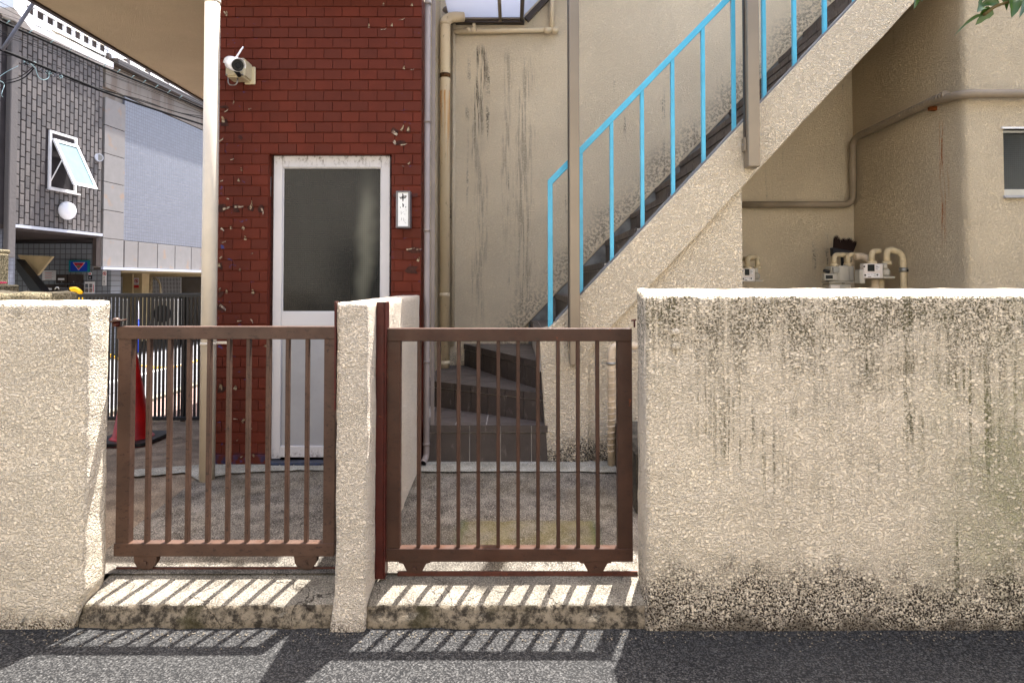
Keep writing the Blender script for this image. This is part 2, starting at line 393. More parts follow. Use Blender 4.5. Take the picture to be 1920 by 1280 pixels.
def mk_wired(name, c, s=70, reflection_streak=False):
    g = G_(name, .16, .3)
    n = g.n('ShaderNodeTexBrick'); n.offset = 0; n.inputs['Scale'].default_value = s; n.inputs['Mortar Size'].default_value = .05
    n.inputs['Brick Width'].default_value = 1; n.inputs['Row Height'].default_value = 1; n.inputs['Mortar Smooth'].default_value = .3
    cb = g.n('ShaderNodeCombineXYZ'); g.l(g.x, cb.inputs[0]); g.l(g.z, cb.inputs[1]); g.l(cb.outputs[0], n.inputs[0])
    big = g.noise(1, 3, g.sv(2.2, 2.2, .9))
    col = g.mix(g.step(big, .38, .68), tuple(x*.35 for x in c[:3])+(1,), c)
    if reflection_streak:                                      # pale vertical reflection painted into the glass colour
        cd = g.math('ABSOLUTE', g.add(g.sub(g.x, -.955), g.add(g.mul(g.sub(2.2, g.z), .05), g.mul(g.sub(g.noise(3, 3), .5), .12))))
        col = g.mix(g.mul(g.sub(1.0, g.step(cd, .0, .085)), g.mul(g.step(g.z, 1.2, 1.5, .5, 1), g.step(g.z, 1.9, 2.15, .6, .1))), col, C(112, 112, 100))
    g.col(g.mix(g.mul(n.outputs['Fac'], .7), col, tuple(min(1, x*2.2+.008) for x in c[:3])+(1,)))
    g.bump(n.outputs['Fac'], .0003); g.bump(g.noise(30, 2), .0004); return g.m
m_glass = mk_wired('wired_glass', C(28, 29, 28), reflection_streak=True); m_glass2 = mk_wired('window_glass', C(34, 40, 42))
m_dark = plain('dark_void', C(22, 22, 24), .8, .1)
m_pole = plain('pole_cream_pipe', C(196, 186, 170), .42, .4, var=.03, grime=.06, gcol=C(130, 90, 50))
def mk_oldpipe():
    g = G_('old_cream_pipe', .5, .35)
    c = g.mix(g.noise(4, 4), C(196, 178, 148), C(212, 196, 166))
    ru = g.mul(g.step(g.z, 2.3, 3.12), g.sub(1.0, g.step(g.z, 3.125, 3.14)))
    c = g.mix(g.mul(g.mul(ru, g.step(g.noise(1, 4, g.sv(60, 60, 2)), .42, .6)), .8), c, C(190, 132, 60))
    c = g.mix(g.mul(g.step(g.noise(1, 6, g.sv(30, 30, 14), .75), .58, .7), .6), c, C(74, 62, 46))
    g.col(c); return g.m
m_oldpipe = mk_oldpipe()
m_greypipe = plain('grey_downpipe', C(128, 118, 114), .4, .4, var=.06)
m_bronze = plain('bronze_aluminium', C(134, 122, 106), .38, .5, metal=.3, var=.04, vs=3)
m_bronzed = plain('bronze_dark', C(62, 52, 46), .4, .5, metal=.2, var=.05)
m_lag = plain('pipe_lagging', C(200, 182, 158), .6, .3, var=.1, vs=14, bump=.002, bs=40, grime=.2)
m_gaspipe = plain('gas_pipe_paint', C(136, 123, 106), .5, .3, var=.08, vs=5)
m_gasel = plain('gas_elbow_cream', C(200, 184, 152), .4, .4, var=.1, vs=20, grime=.25)
m_metal = plain('galvanised', C(150, 150, 148), .35, .5, metal=.7, var=.1)
m_black = plain('black_rubber', C(26, 26, 28), .5, .4)
m_meter = plain('meter_grey', C(176, 171, 160), .45, .4, var=.05, vs=8)
m_meterw = plain('meter_white', C(214, 206, 200), .4, .4, var=.03)
m_white = plain('white_plastic', C(232, 232, 236), .35, .5, var=.02)
m_cambox = plain('junction_box_cream', C(196, 184, 152), .4, .4, var=.04)
m_red = plain('cone_red', C(158, 12, 10), .45, .4, var=.12, vs=9)
m_yellow = plain('yellow_plastic', C(246, 190, 12), .4, .4, var=.05)
m_fence = plain('fence_black', C(44, 44, 46), .4, .4, var=.08)
def mk_tile(k=0):
    g = G_('stair_tile', .5, .35); r = g.obrand()
    c = g.mix(g.noise(12, 5), C(50+k, 43+k, 40+k), C(84+k, 75+k, 70+k)); c = g.mix(g.mul(r, .5), c, C(74, 66, 62))
    c = g.mix(g.mul(g.step(g.noise(1, 5, g.sv(30, 30, 12), .7), .56, .7), .35), c, C(142, 132, 124))
    g.col(c); g.bump(g.noise(40, 5), .0022); return g.m
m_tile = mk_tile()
_tt = mk_tile(26); _tt.name = 'tread_tile'; m_tread_lit = _tt  # lighter copy of the stair tile: light from above painted into the treads
m_grout = plain('stair_grout', C(196, 190, 184), .8, .2, var=.1, vs=20)
m_cap = plain('stringer_cap_grey', C(112, 114, 118), .6, .3, var=.08, vs=14)
m_skirt = plain('skirting_mortar', C(118, 118, 116), .8, .2, var=.2, vs=9)
m_leaf = G_('leaf_green', .35, .5)
_n = m_leaf.noise(14, 3); m_leaf.col(m_leaf.mix(_n, C(30, 56, 14), C(66, 98, 26))); m_leaf.b.inputs['Subsurface Weight'].default_value = .0
m_leaf = m_leaf.m
m_twig = plain('twig_bark', C(96, 84, 52), .8, .2)
m_ltile = G_('street_tile', .7, .25)
_r = m_ltile.obrand(); m_ltile.col(m_ltile.mix(_r, C(84, 81, 81), C(106, 101, 99))); m_ltile.bump(m_ltile.noise(28, 4), .004); m_ltile = m_ltile.m
m_lgrout = plain('street_tile_joint', C(48, 44, 46), .8, .2)
def mk_panel():
    g = G_('stone_panel', .7, .3); r = g.obrand()
    c = g.mix(g.noise(7, 6, rough=.65), C(112, 110, 108), C(136, 133, 132))
    c = g.mix(g.mul(g.step(g.noise(4.5, 3), .58, .7), .45), c, C(150, 118, 88))
    g.col(g.mix(g.mul(r, .25), c, C(112, 106, 102))); return g.m
m_panel = mk_panel()
def mk_mosaic(name, c, j, sc=.065, wall=True):
    g = G_(name, .35, .5)
    n = g.n('ShaderNodeTexBrick'); n.offset = 0; n.inputs['Scale'].default_value = 1/sc; n.inputs['Mortar Size'].default_value = .07
    n.inputs['Brick Width'].default_value = 1; n.inputs['Row Height'].default_value = 1
    cb = g.n('ShaderNodeCombineXYZ'); g.l(g.y if wall else g.x, cb.inputs[0]); g.l(g.z, cb.inputs[1]); g.l(cb.outputs[0], n.inputs[0])
    n.inputs['Color1'].default_value = c; n.inputs['Color2'].default_value = tuple(x*.86 for x in c[:3])+(1,); n.inputs['Mortar'].default_value = j
    g.col(n.outputs['Color']); g.bump(g.sub(1.0, n.outputs['Fac']), .003); return g.m
m_mos = mk_mosaic('mosaic_lilac', C(112, 115, 126), C(84, 86, 95))
m_tilewall = mk_mosaic('small_grey_tile', C(126, 130, 138), C(70, 72, 78), .105, False)
def mk_lconc():
    g = G_('stained_concrete', .85, .2)
    c = g.mix(g.noise(3, 5), C(116, 108, 98), C(140, 134, 128))
    c = g.mix(g.mul(g.step(g.noise(1, 5, g.sv(3.4, 3.4, .7), .6), .46, .66), .5), c, C(92, 74, 60))
    g.col(c); return g.m
m_lconc = mk_lconc()
m_lwhite = plain('white_trim', C(228, 228, 230), .4, .4, var=.02)
m_lcream = plain('cream_siding', C(226, 216, 196), .6, .3, var=.03)
m_ledge = plain('grey_ledge', C(176, 180, 190), .4, .4, var=.04)
m_tan = plain('tan_render', C(190, 170, 132), .8, .2, var=.05)
m_lime = plain('dark_brown_slot_shade_and_added_house', C(58, 48, 44), .6, .3)
def mk_roofw():
    g = G_('white_metal_roof', .4, .4); g.col(g.mix(g.noise(3, 3), C(226, 224, 224), C(240, 238, 236))); return g.m
m_roofw = mk_roofw()
m_panewin = plain('pale_glass', C(92, 118, 120), .15, .6, var=.05)
m_cable = plain('cable_black', C(12, 12, 16), .7, .1)
m_cableg = plain('cable_grey', C(84, 84, 92), .5, .3)
m_cablel = plain('cable_pale', C(140, 170, 176), .5, .3)
m_poly = bpy.data.materials.new('frosted_polycarbonate'); m_poly.use_nodes = True
_t = m_poly.node_tree; _b = _t.nodes['Principled BSDF']; _b.inputs['Base Color'].default_value = (.55, .57, .62, 1); _b.inputs['Roughness'].default_value = .4
_tr = _t.nodes.new('ShaderNodeBsdfTranslucent'); _tr.inputs[0].default_value = (.78, .80, .86, 1)
_mx = _t.nodes.new('ShaderNodeMixShader'); _mx.inputs[0].default_value = .86
_t.links.new(_b.outputs[0], _mx.inputs[1]); _t.links.new(_tr.outputs[0], _mx.inputs[2]); _t.links.new(_mx.outputs[0], _t.nodes['Material Output'].inputs[0])
def ink(name, r, g, b): return plain(name, C(r, g, b), .5, .3, var=.03)
m_ink = ink('ink_black', 20, 22, 30); m_faded = ink('ink_faded', 150, 150, 156); m_blue = ink('sign_blue', 16, 54, 170); m_teal = ink('sign_teal', 10, 120, 130)
m_pink = ink('sign_red', 206, 30, 66); m_green = ink('sign_green', 10, 120, 96); m_paper = ink('paper_white', 222, 220, 222); m_sred = ink('notice_red', 196, 36, 36)
m_lcd = ink('lcd_dark', 26, 30, 30)
m_pave = m_conc('street_paving', C(124, 124, 127), C(104, 104, 108), .25)
m_pinkp = m_conc('pink_paving', C(146, 124, 117), C(124, 104, 99), .3)
m_line = m_conc('road_paint_white', C(236, 236, 236), C(216, 216, 216), .1)
m_mossc = stucco('mossy_coping', C(176, 162, 132), 80, .003, [(d_top(1.5, .5, 9, .38), C(60, 58, 36))])
m_pinkf = ink('flower_pink', 214, 20, 90)
m_opp = plain('house_render', C(234, 225, 206), .8, .2, var=.06, vs=2)
# ---------------------------------------------------------------- setting: ground
mb = MB(); mb.add([(-60,-60,-.012),(60,-60,-.012),(60,140,-.012),(-60,140,-.012)], [(0,1,2,3)]); mb.build('ground', m_asphalt, kind='structure')
mb = MB(); n = 60
vs = []; fs = []
for j in range(41):
    for i in range(n+1):
        x = -6+12*i/n; y = -6+8.62*j/40; vs.append((x, y, .006*fbm(Vector((x*.8, y*.8, 0)))))
for j in range(40):
    for i in range(n): a = j*(n+1)+i; fs.append((a, a+1, a+n+2, a+n+1))
mb.add(vs, fs, True); mb.build('road', m_asphalt, kind='structure')
def sheet(name, mat, x0, x1, y0, y1, zf, step=.06, **k):
    nx = max(1, int((x1-x0)/step)); ny = max(1, int((y1-y0)/step)); vs = []; fs = []
    for j in range(ny+1):
        for i in range(nx+1):
            x = x0+(x1-x0)*i/nx; y = y0+(y1-y0)*j/ny; vs.append((x, y, zf(y)+.004*fbm(Vector((x*2, y*2, 3)))))
    for j in range(ny):
        for i in range(nx): a = j*(nx+1)+i; fs.append((a, a+1, a+nx+2, a+nx+1))
    return MB().add(vs, fs, True).build(name, mat, kind='structure', **k)
sheet('courtyard_floor', m_court, -1.95, 3.15, 2.745, 5.56, zc)
sheet('courtyard_floor', m_courtL, -4.4, -1.95, 2.745, 5.36, lambda y: zc(y)-.002)
MB().add([(-4.3,5.36,.01),(-1.95,5.36,.01),(-1.95,30,.01),(-4.3,30,.01)], [(0,1,2,3)]).build('street_pavement', m_pinkp, kind='structure')
MB().box(-4.4, -1.95, 5.34, 5.36, -.01, .233).build('courtyard_edge', m_courtL, kind='structure')
MB().add([(-4.42,2.7,.004),(-4.3,2.7,.004),(-4.3,34,.004),(-7.6,34,.004),(-7.6,2.7,.004)], [(0,1,2,3,4)]).build('street', m_pave, kind='structure')
MB().box(-4.42, -4.30, 2.7, 34, .0, .05).build('street_kerb', m_mortar, kind='structure', bevel=.008)
MB().add([(-5.82,3,.009),(-5.68,3,.009),(-5.68,34,.009),(-5.82,34,.009)], [(0,1,2,3)]).build('road_line', m_line, kind='structure')
# mortar band along the foot of the buildings
vs = []; fs = []; pts = [(236,884,896),(300,879,893),(345,876,888),(372,874,903),(392,872,899),(430,871,890),(500,869,886),(570,868,884),(640,868,884),(760,868,886),(860,867,887),(960,867,886),(1060,867,887),(1190,867,889)]
for i in range(len(pts)-1):
    for k in range(6):
        t = k/6; a = [pts[i][q]*(1-t)+pts[i+1][q]*t for q in range(3)]
        nn = 2.2*noise.noise(Vector((a[0]*.08, 1, 0)))
        for yy in (a[1], a[2]+nn):
            p = G(a[0], yy, zc); vs.append((p.x, p.y, p.z+.011))
for i in range(len(vs)//2-1): fs.append((2*i, 2*i+1, 2*i+3, 2*i+2))
MB().add(vs, fs).build('mortar_strip', m_mortar, kind='structure')
# sills under the gates
def sillz(y): return .090+.19*(y-2.565)
def sill(x0, x1, ch):
    def wp(p):
        if p.z > .07: p.z = p.z-.1+sillz(p.y)
        p.y += .010*fbm(Vector((p.x*7, p.z*9, 5))) if p.y < 2.64 else 0
        if p.y < 2.60 and p.z > .05: p.z -= .010*max(0, fbm(Vector((p.x*11, 2, ch)))); p.y += .010*max(0, fbm(Vector((p.x*13, 7, ch))))
        if p.z < .05: p.y -= .012
        return p
    m = MB(); wobox(m, x0, x1, 2.565, 2.785, -.03, .10, .02, .008, .002, 14, wp)
    return m
sill(-1.80, -.71, 1).build('gate_sill', m_sill, kind='structure')
sill(-.61, .60, 4).build('gate_sill', m_sill, kind='structure')
# unseen house added behind the camera; sunlit front brightens shaded walls, reflects in glass
oh = thing('added_bounce_house', 'unseen cream house added behind the camera to bounce light onto the walls', 'house', (0, -3.6, 0))
MB().box(-14, 16, -9, -3.6, -.01, 6.4).build('wall', m_opp, oh)
for i in range(7):
    for z in (1.0, 3.9): o = MB().box(-11.4+4*i, -9.9+4*i, -3.599, -3.56, z, z+1.2).build('window', m_lime, oh); MB().box(-11.35+4*i, -9.95+4*i, -3.555, -3.55, z+.05, z+1.15).build('pane', m_glass2, o)
MB().box(-14.2, 16.2, -9.2, -3.3, 6.41, 6.55).build('roof', m_lime, oh)
# ---------------------------------------------------------------- boundary walls
def wR(p):
    if p.z > .5: p.z += .030*(p.y-2.545)/.18*min(1, (p.z-.5)/.5)
    if p.z < .13: p.x -= (.13-p.z)*.10*(1 if p.x < .7 else 0); p.y -= (.13-p.z)*.06*(p.y < 2.6)
    return p
m = MB(); wobox(m, .5585, 4.6, 2.545, 2.73, -.03, 1.376, .022, .010, .0045, 8, wR)
m.build('boundary_wall', m_wallR, label='long cream stucco wall right of the gates with mossy streaks', cat='wall', origin=(2.5, 2.6, 0))
def wL(p):
    if p.z > .5: p.z += .010*(p.y-2.545)/.15
    if p.x > -1.9: p.x += .003*fbm(Vector((3, p.y*5, p.z*3)))
    if p.z < .14 and p.x > -2.0: p.x += .06*(1-p.z/.14)*(-.6)
    return p
m = MB(); wobox(m, -5.2, -1.774, 2.545, 2.692, -.03, 1.345, .022, .014, .0045, 8, wL)
m.build('boundary_wall', m_wallL, label='cream stucco wall left of the gates with one sunlit end', cat='wall', origin=(-3.4, 2.57, 0))
def wW(p):
    t = (p.y-2.545)/1.5
    if p.x < -.65: p.x += .03*t*0
    if p.z < .16 and p.y < 2.75: p.x += -.02*(1-p.z/.16) if p.x < -.65 else 0; p.y -= .015*(1-max(0, p.z)/.16)
    return p
m = MB(); wobox(m, -.732, -.603, 2.54, 3.985, -.03, 1.348, .022, .010, .004, 9, wW)
m.build('divider_wall', m_wing, label='short cream stucco wall running back between the two gates', cat='wall', origin=(-.65, 3.2, 0))
for py in (622, 649):
    q = P(1268, py, 2.54); MB().ball((q.x, 2.541, q.z), .018, 12, 8, (1, .45, .8)).build('mortar_plug', m_wallL, bpy.data.objects['boundary_wall'])
# steel posts on the divider
t = thing('steel_post', 'dark red steel gate post on the right side of the divider wall', 'post', (-.56, 2.62, .13))
MB().box(-.602, -.590, 2.712, 2.77, .135, 1.342).build('flange', m_post, t, bevel=.002)
MB().box(-.602, -.566, 2.70, 2.7118, .13, 1.345).build('web', m_post, t, bevel=.002)
MB().box(-.5655, -.558, 2.70, 2.77, .13, 1.345).build('flange', m_post, t, bevel=.002)
MB().box(-.740, -.7325, 2.535, 2.575, .9, 1.352).build('steel_plate', m_post, label='thin red steel strip on the left edge of the divider wall', cat='strip', bevel=.001)
# ---------------------------------------------------------------- sliding gates
YGL, YGR = 2.765, 2.728
def gate(mat, xl, xr, zt, zb, bars, sl, sr, label, left):
    Y = YGL if left else YGR; t = thing('sliding_gate', label, 'gate', ((xl+xr)/2, Y+.02, zb), 'brown steel sliding gates')
    D = .042; hz = .058
    MB().box(xl, xr, Y, Y+D, zt-hz, zt).build('top_rail', mat, t, bevel=.002)
    MB().box(xl, xr, Y, Y+D, zb, zb+hz).build('bottom_rail', mat, t, bevel=.002)
    MB().box(xl if not left else xl+.006, xl+sl, Y+.0015, Y+D-.0015, zb+hz, zt-hz).build('stile', mat, t, bevel=.002)
    MB().box(xr-sr, xr, Y+.0015, Y+D-.0015, zb+hz, zt-hz).build('stile', mat, t, bevel=.002)
    me = None
    for b in bars:
        if me is None:
            o = MB().box(b-.008, b+.008, Y+.008, Y+.034, zb+hz, zt-hz).build('bar', mat, t, bevel=.0015); me = o.data; z0 = WL[o.name]
        else: place('bar', me, (b, z0.y, z0.z), t)
    for wx in ((P(271,1050,Y).x, P(572,1050,Y).x) if left else (P(777,1050,Y).x, P(1117,1050,Y).x)):
        zz = zb
        if left: poly = [(wx-.052, zz), (wx+.052, zz), (wx+.048, zz-.03), (wx+.03, zz-.057), (wx-.03, zz-.057), (wx-.048, zz-.03)]
        else: poly = [(wx-.07, zz), (wx+.07, zz), (wx+.07, zz-.006), (wx+.052, zz-.009), (wx+.03, zz-.05), (wx-.03, zz-.05), (wx-.052, zz-.009), (wx-.07, zz-.006)]
        br = MB().prism(poly, Y+.004, Y+.009).build('wheel_bracket', mat, t)
        MB().prism(poly, Y+.034, Y+.039).build('wheel_bracket', mat, t)
        MB().tube([(wx+.004, Y+.012, zz-.036), (wx+.004, Y+.031, zz-.036)], .030, 20).build('wheel', m_track, t)
        MB().tube([(wx, Y-.004, zz-.03), (wx, Y+.004, zz-.03)], .010, 6).build('axle_bolt', mat, br)
    return t
Yg = YGL
barsL = [P(x, 700, Yg).x for x in (273.6+2, 313.6+1, 351, 389, 426, 463, 500.5, 537, 574)]
Yh = YGR
barsR = [P(x, 830, Yh).x for x in (784.3, 821.5, 859, 896.5, 934, 971.5, 1009, 1047, 1084.5, 1121.5)]
xl = P(216, 800, Yg).x; xr = P(628, 800, Yg).x
zt = P(0, 612, Yg).z; zb = P(0, 1043, Yg).z
gate(m_gateL, xl, xr, zt, zb, barsL, .066, .052, 'left sliding gate, faded brown, in front of the white door', True)
xl2 = P(724, 830, Yh).x; xr2 = P(1186, 830, Yh).x
zt2 = P(0, 615.5, Yh).z; zb2 = P(0, 1053, Yh).z
gate(m_gateR, xl2, xr2, zt2, zb2, barsR, .062, .066, 'right sliding gate, darker brown, in front of the tiled steps', False)
MB().box(-1.79, -.735, 2.780, 2.788, .125, .145).build('gate_track', m_track, label='rusty rail on the sill under the left gate', cat='rail')
MB().box(-.51, .56, 2.742, 2.750, .124, .144).build('gate_track', m_track, label='rusty rail on the sill under the right gate', cat='rail')
# latches
t = thing('gate_latch', 'rusty red latch disc on top of the left gate beside the wall', 'latch', P(218, 612, 2.78))
b = P(218, 612, 2.78)
MB().cyl((b.x, b.y, b.z), (b.x, b.y, b.z+.022), .016).build('stem', m_post, t)
mm = MB().tube([(b.x, b.y, b.z+.022), (b.x, b.y, b.z+.028)], .042, 20); mm.v = [Vector((v.x, v.y, v.z+(v.x-b.x)*.14)) for v in mm.v]; mm.build('disc', m_gateL, t)
MB().ball((b.x, b.y, b.z+.031), .016, sc=(1, 1, .6)).build('bolt_head', m_gateL, t)
b = P(1187, 601, 2.74)
t = thing('gate_latch', 'small red latch hook at the right gate beside the long wall', 'latch', b)
MB().beam((b.x-.008, b.y, b.z), (b.x+.014, b.y, b.z+.004), .008, .006).build('hook', m_post, t)
MB().cyl((b.x+.006, b.y, b.z-.03), (b.x+.006, b.y, b.z), .004).build('stem', m_post, t)
# ---------------------------------------------------------------- brick building
XL, XR, ZR, YB = -1.955, -.600, 3.345, 4.0
bb = thing('brick_building', 'low building clad in peeling brick-red painted bricks with a white door', 'building', (-1.28, 4.0, .2))
dl = P(501, 600, YB).x; dr = P(733, 600, YB).x; dt = P(600, 289, YB).z; db = P(600, 866, YB).z
MB().box(XL, dl, YB+.004, YB+.18, .15, ZR).build('wall', m_joint, bb)
MB().box(dr, XR, YB+.004, YB+.18, .15, ZR).build('wall', m_joint, bb)
MB().box(dl, dr, YB+.004, YB+.18, dt, ZR).build('wall', m_joint, bb)
MB().box(XL, XR-.10, YB+.182, YB+1.4, .15, ZR).build('wall', m_joint, bb)
MB().box(XR-.09, XR-.058, YB+.185, 5.55, .2, ZR).build('side_wall', m_side, bb)
MB().box(XR-.09, XR-.0585, YB+.2, 5.55, ZR+.122, 4.5).build('side_wall', m_side, bb)
# roof slab with the rendered soffit jutting out on the left
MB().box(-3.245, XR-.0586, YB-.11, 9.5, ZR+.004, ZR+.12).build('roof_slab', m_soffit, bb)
MB().box(-3.275, -3.2455, YB-.13, 9.5, ZR-.012, ZR+.15).build('eave_trim', m_lime, bb)
MB().box(XL, -1.2, 5.5, 9.4, .1, ZR).build('wall', m_side, bb)
bricks = []
PX, PZ = .1180, .0702; z0 = dt-PZ*29.02
row = 0; z = db-.045-PZ*1
zrows = []
z = dt; 
while z > .16: z -= PZ
while z < ZR-.02: zrows.append(z); z += PZ
BW, BH, BD = PX-.0026, PZ-.008, .008
full = None
for ri, z in enumerate(zrows):
    x = XL - (PX*.5 if ri % 2 else 0)
    zz0, zz1 = z+.004, z+PZ-.004
    if zz1 > ZR: zz1 = ZR-.003
    while x < XR:
        a, b = max(x+.0013, XL), min(x+PX-.0013, XR)
        segs = [(a, b)]
        if z < dt-.01 and zz1 > db:
            segs = [(a, min(b, dl)), (max(a, dr), b)]
        for (p, q) in segs:
            if q-p > .012: bricks.append((p, q, zz0, zz1))
        x += PX
def vis(b):
    cx = (b[0]+b[1])/2; cz = (b[2]+b[3])/2
    px = 960+F*cx/YB; py = 530-F*(cz-H)/YB
    s = 0
    if 0 < py < 885 and px > 405: s = (b[1]-b[0])*(b[3]-b[2])
    if 630 < px < 790 and py > 570: s = s*.1
    return -s
bricks.sort(key=vis)
def brickmesh(mb, b, dx=0):
    y = YB-BD*.5+R.uniform(-.0016, .0016); mb.box(b[0], b[1], y, YB+.006, b[2], b[3]); return mb
for b in bricks[:300]:
    if abs((b[1]-b[0])-BW) < .001 and abs(b[3]-b[2]-BH) < .002:
        if full is None:
            o = MB().box(b[0], b[1], YB-.005, YB+.006, b[2], b[3]).build('brick', m_brick, bb, bevel=.0018); full = o.data
        else: place('brick', full, ((b[0]+b[1])/2, YB+R.uniform(-.0010, .0010)+.0005, (b[2]+b[3])/2), bb)
    else: brickmesh(MB(), b).build('brick', m_brick, bb, bevel=.0025)
mb = MB()
for b in bricks[300:]: brickmesh(mb, b)
mb.build('brick', m_brick, bb, kind='stuff')
# bare patches and curled flakes of paint
def flake(px, py, wpx, hpx, ang, curl):
    wpx *= 1.7; hpx *= .5; curl = min(curl, 1.7)*.75; ang += R.uniform(-.3, .3)
    c = P(px, py, YB-.0085); k = YB/F; w_, h_ = wpx*k, hpx*k; vs = []; fs = []; n = 5
    ca, sa = math.cos(ang), math.sin(ang)
    for i in range(n+1):
        t = i/n; th = t*curl
        u = (math.sin(th)/curl)*w_; d = (1-math.cos(th))/curl*w_
        for j in (0, 1):
            hh = h_*(j-.5)*(1-.75*t*(1 if j else .5))
            vs.append((c.x+u*ca-hh*sa, c.y-d-.001, c.z+u*sa+hh*ca))
    for i in range(n): fs.append((2*i, 2*i+1, 2*i+3, 2*i+2))
    MB().add(vs, fs, True).build('paint_flake', m_flake, bb)
BS = 1.05
def bare(px, py, w_, h_):
    c = P(px, py, YB-.0078); k = YB/F; n = 6; pts = []
    for i in range(n):
        a = 2*math.pi*(i+R.uniform(-.35, .35))/n; rr = R.uniform(.35, 1.25)
        pts.append((c.x+max(-.5, min(.5, .62*math.cos(a)*rr))*w_*k*BS, c.z+max(-.5, min(.5, .62*math.sin(a)*rr))*h_*k*BS))
    MB().prism(pts, YB-.0083, YB-.006).build('bare_patch', m_bare, bb)
FL = [(418,392,16,9,.5,2),(440,388,20,8,-.15,2.6),(468,392,13,10,1.0,2.2),(490,390,13,7,-.9,2),(414,428,9,7,-.5,2),(434,430,6,10,1.4,2),(455,430,6,12,1.3,2.2),(460,450,6,10,1.3,2),(410,500,6,14,1.5,2),(424,550,7,9,1.3,2),(410,545,7,10,.6,2),(474,550,6,12,1.45,2),(412,572,16,9,-.5,2.3),(411,265,10,6,.3,2),(418,230,8,14,1.2,2.4),(420,22,8,6,-.8,2),(424,30,6,8,1,2),(735,246,13,14,-.75,2.4),(752,245,8,8,.9,2),(765,246,7,10,1.4,2),(738,264,8,12,-.9,2),(750,272,12,6,.3,2.4),(757,130,4,10,1.5,2),(770,131,6,5,.2,2),(692,53,5,8,1.4,2),(714,56,10,4,.1,2),(734,50,4,9,1.5,2),(718,12,4,9,1.4,2),(772,12,4,9,1.3,2),(748,38,10,4,-.2,2),(754,310,5,6,-.8,2),(765,308,5,6,.9,2),(762,468,14,6,.3,2.3),(780,468,10,5,.2,2),(783,490,7,10,1.2,2),(413,730,10,14,1.5,2.2),(440,730,8,14,1.1,2.2),(437,785,10,4,.2,2),(454,792,10,10,.7,2.3),(444,826,5,4,.5,2),(470,804,4,5,.5,2),(450,857,8,6,.6,2),(475,856,6,8,1,2),(497,650,4,10,1.4,2),(445,602,10,5,.2,2),(470,598,8,5,-.5,2),(416,455,9,5,.3,2),(432,300,8,4,.2,2),(425,372,6,5,-.3,2),(420,210,10,5,.5,2),(436,196,6,6,.9,2),(466,205,6,4,.4,2),(447,340,5,9,1.4,2),(412,340,8,5,.4,2),(452,320,4,9,1.4,2),(470,476,5,5,.5,2),(449,508,5,10,1.4,2),(412,485,7,8,.8,2)]
for f in FL: flake(*f)
BS = 1.05
for q in [(416,390,18,14),(442,391,16,14),(468,391,16,14),(489,391,12,14),(772,506,28,14),(740,246,14,14),(752,268,18,10),(412,576,22,16),(413,500,8,16),(422,228,14,16),(765,246,10,12),(776,468,26,12),(415,730,16,12),(474,550,6,14),(413,553,12,14),(450,258,10,8),(420,200,16,5)]: bare(*q)
# ---- door
DY = YB+.045
q0 = P(508, 860, DY); q1 = P(731.5, 293, DY); q1.z = P(600, 292, DY).z
fw = 17*DY/F
door = MB()
door.box(q0.x, q0.x+fw*.98, DY, DY+.05, q0.z, q1.z); door.box(q1.x-fw*.98, q1.x, DY, DY+.05, q0.z, q1.z)
door.box(q0.x+fw*.98, q1.x-fw*.98, DY+.001, DY+.049, q1.z-fw*1.3, q1.z)
gz0 = P(600, 585, DY).z; gz1 = P(600, 314, DY).z; mz = P(600, 612, DY).z; bz1 = P(600, 836, DY).z
door.box(q0.x+fw*.98, q1.x-fw*.98, DY+.001, DY+.049, mz, gz0)
door.box(q0.x+fw*.98, q1.x-fw*.98, DY+.001, DY+.049, q0.z+.01, bz1)
d = door.build('door', m_door, bb, bevel=.003, label='white aluminium door with wired glass')
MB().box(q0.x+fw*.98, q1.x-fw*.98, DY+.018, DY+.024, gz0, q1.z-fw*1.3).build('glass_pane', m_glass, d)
MB().box(q0.x+fw*.98, q1.x-fw*.98, DY+.014, DY+.03, bz1, mz).build('lower_panel', m_alu, d)
for i in range(2):
    z = (gz0 if i == 0 else q1.z-fw*1.3-.006); MB().box(q0.x+fw*.98, q1.x-fw*.98, DY+.010, DY+.018, z, z+.006).build('glazing_bead', m_door, d)
for i in range(2):
    x = (q0.x+fw*.98 if i == 0 else q1.x-fw*.98-.007); MB().box(x, x+.007, DY+.0105, DY+.018, gz0+.006, q1.z-fw*1.3-.006).build('glazing_bead', m_door, d)
hp = P(507, 332, DY); MB().cyl((hp.x, DY-.006, P(0,369,DY).z), (hp.x, DY-.006, P(0,332,DY).z), .008).build('hinge', m_metal, d)
hx = q1.x-fw*.5; MB().ball((hx, DY-.03, 1.17), .028, sc=(1, .8, 1)).build('door_knob', m_metal, d)
MB().box(dl, q0.x, DY, DY+.05, db, dt).build('door_jamb', m_bare, bb)
MB().box(dl, dr, DY+.055, DY+.09, db-.02, dt).build('door_backing', m_dark, bb)
MB().box(dl+.002, dr-.002, YB-.015, DY-.002, db-.03, db+.004).build('threshold', plain('threshold_blue', C(62, 66, 78), .5, .3, var=.3, vs=14, grime=.7), bb, bevel=.003)
tx = dl+.01
me = None
while tx < dr-.09:
    if me is None:
        o = MB().box(tx, tx+.085, YB-.0215, YB-.015, db-.033, db-.001).build('threshold_tile', plain('tile_blue', C(34, 48, 78), .4, .4, var=.3, vs=20, grime=.6), bb, bevel=.002); me = o.data; oz = WL[o.name]
    else: place('threshold_tile', me, (tx+.0425, oz.y, oz.z), bb)
    tx += .092
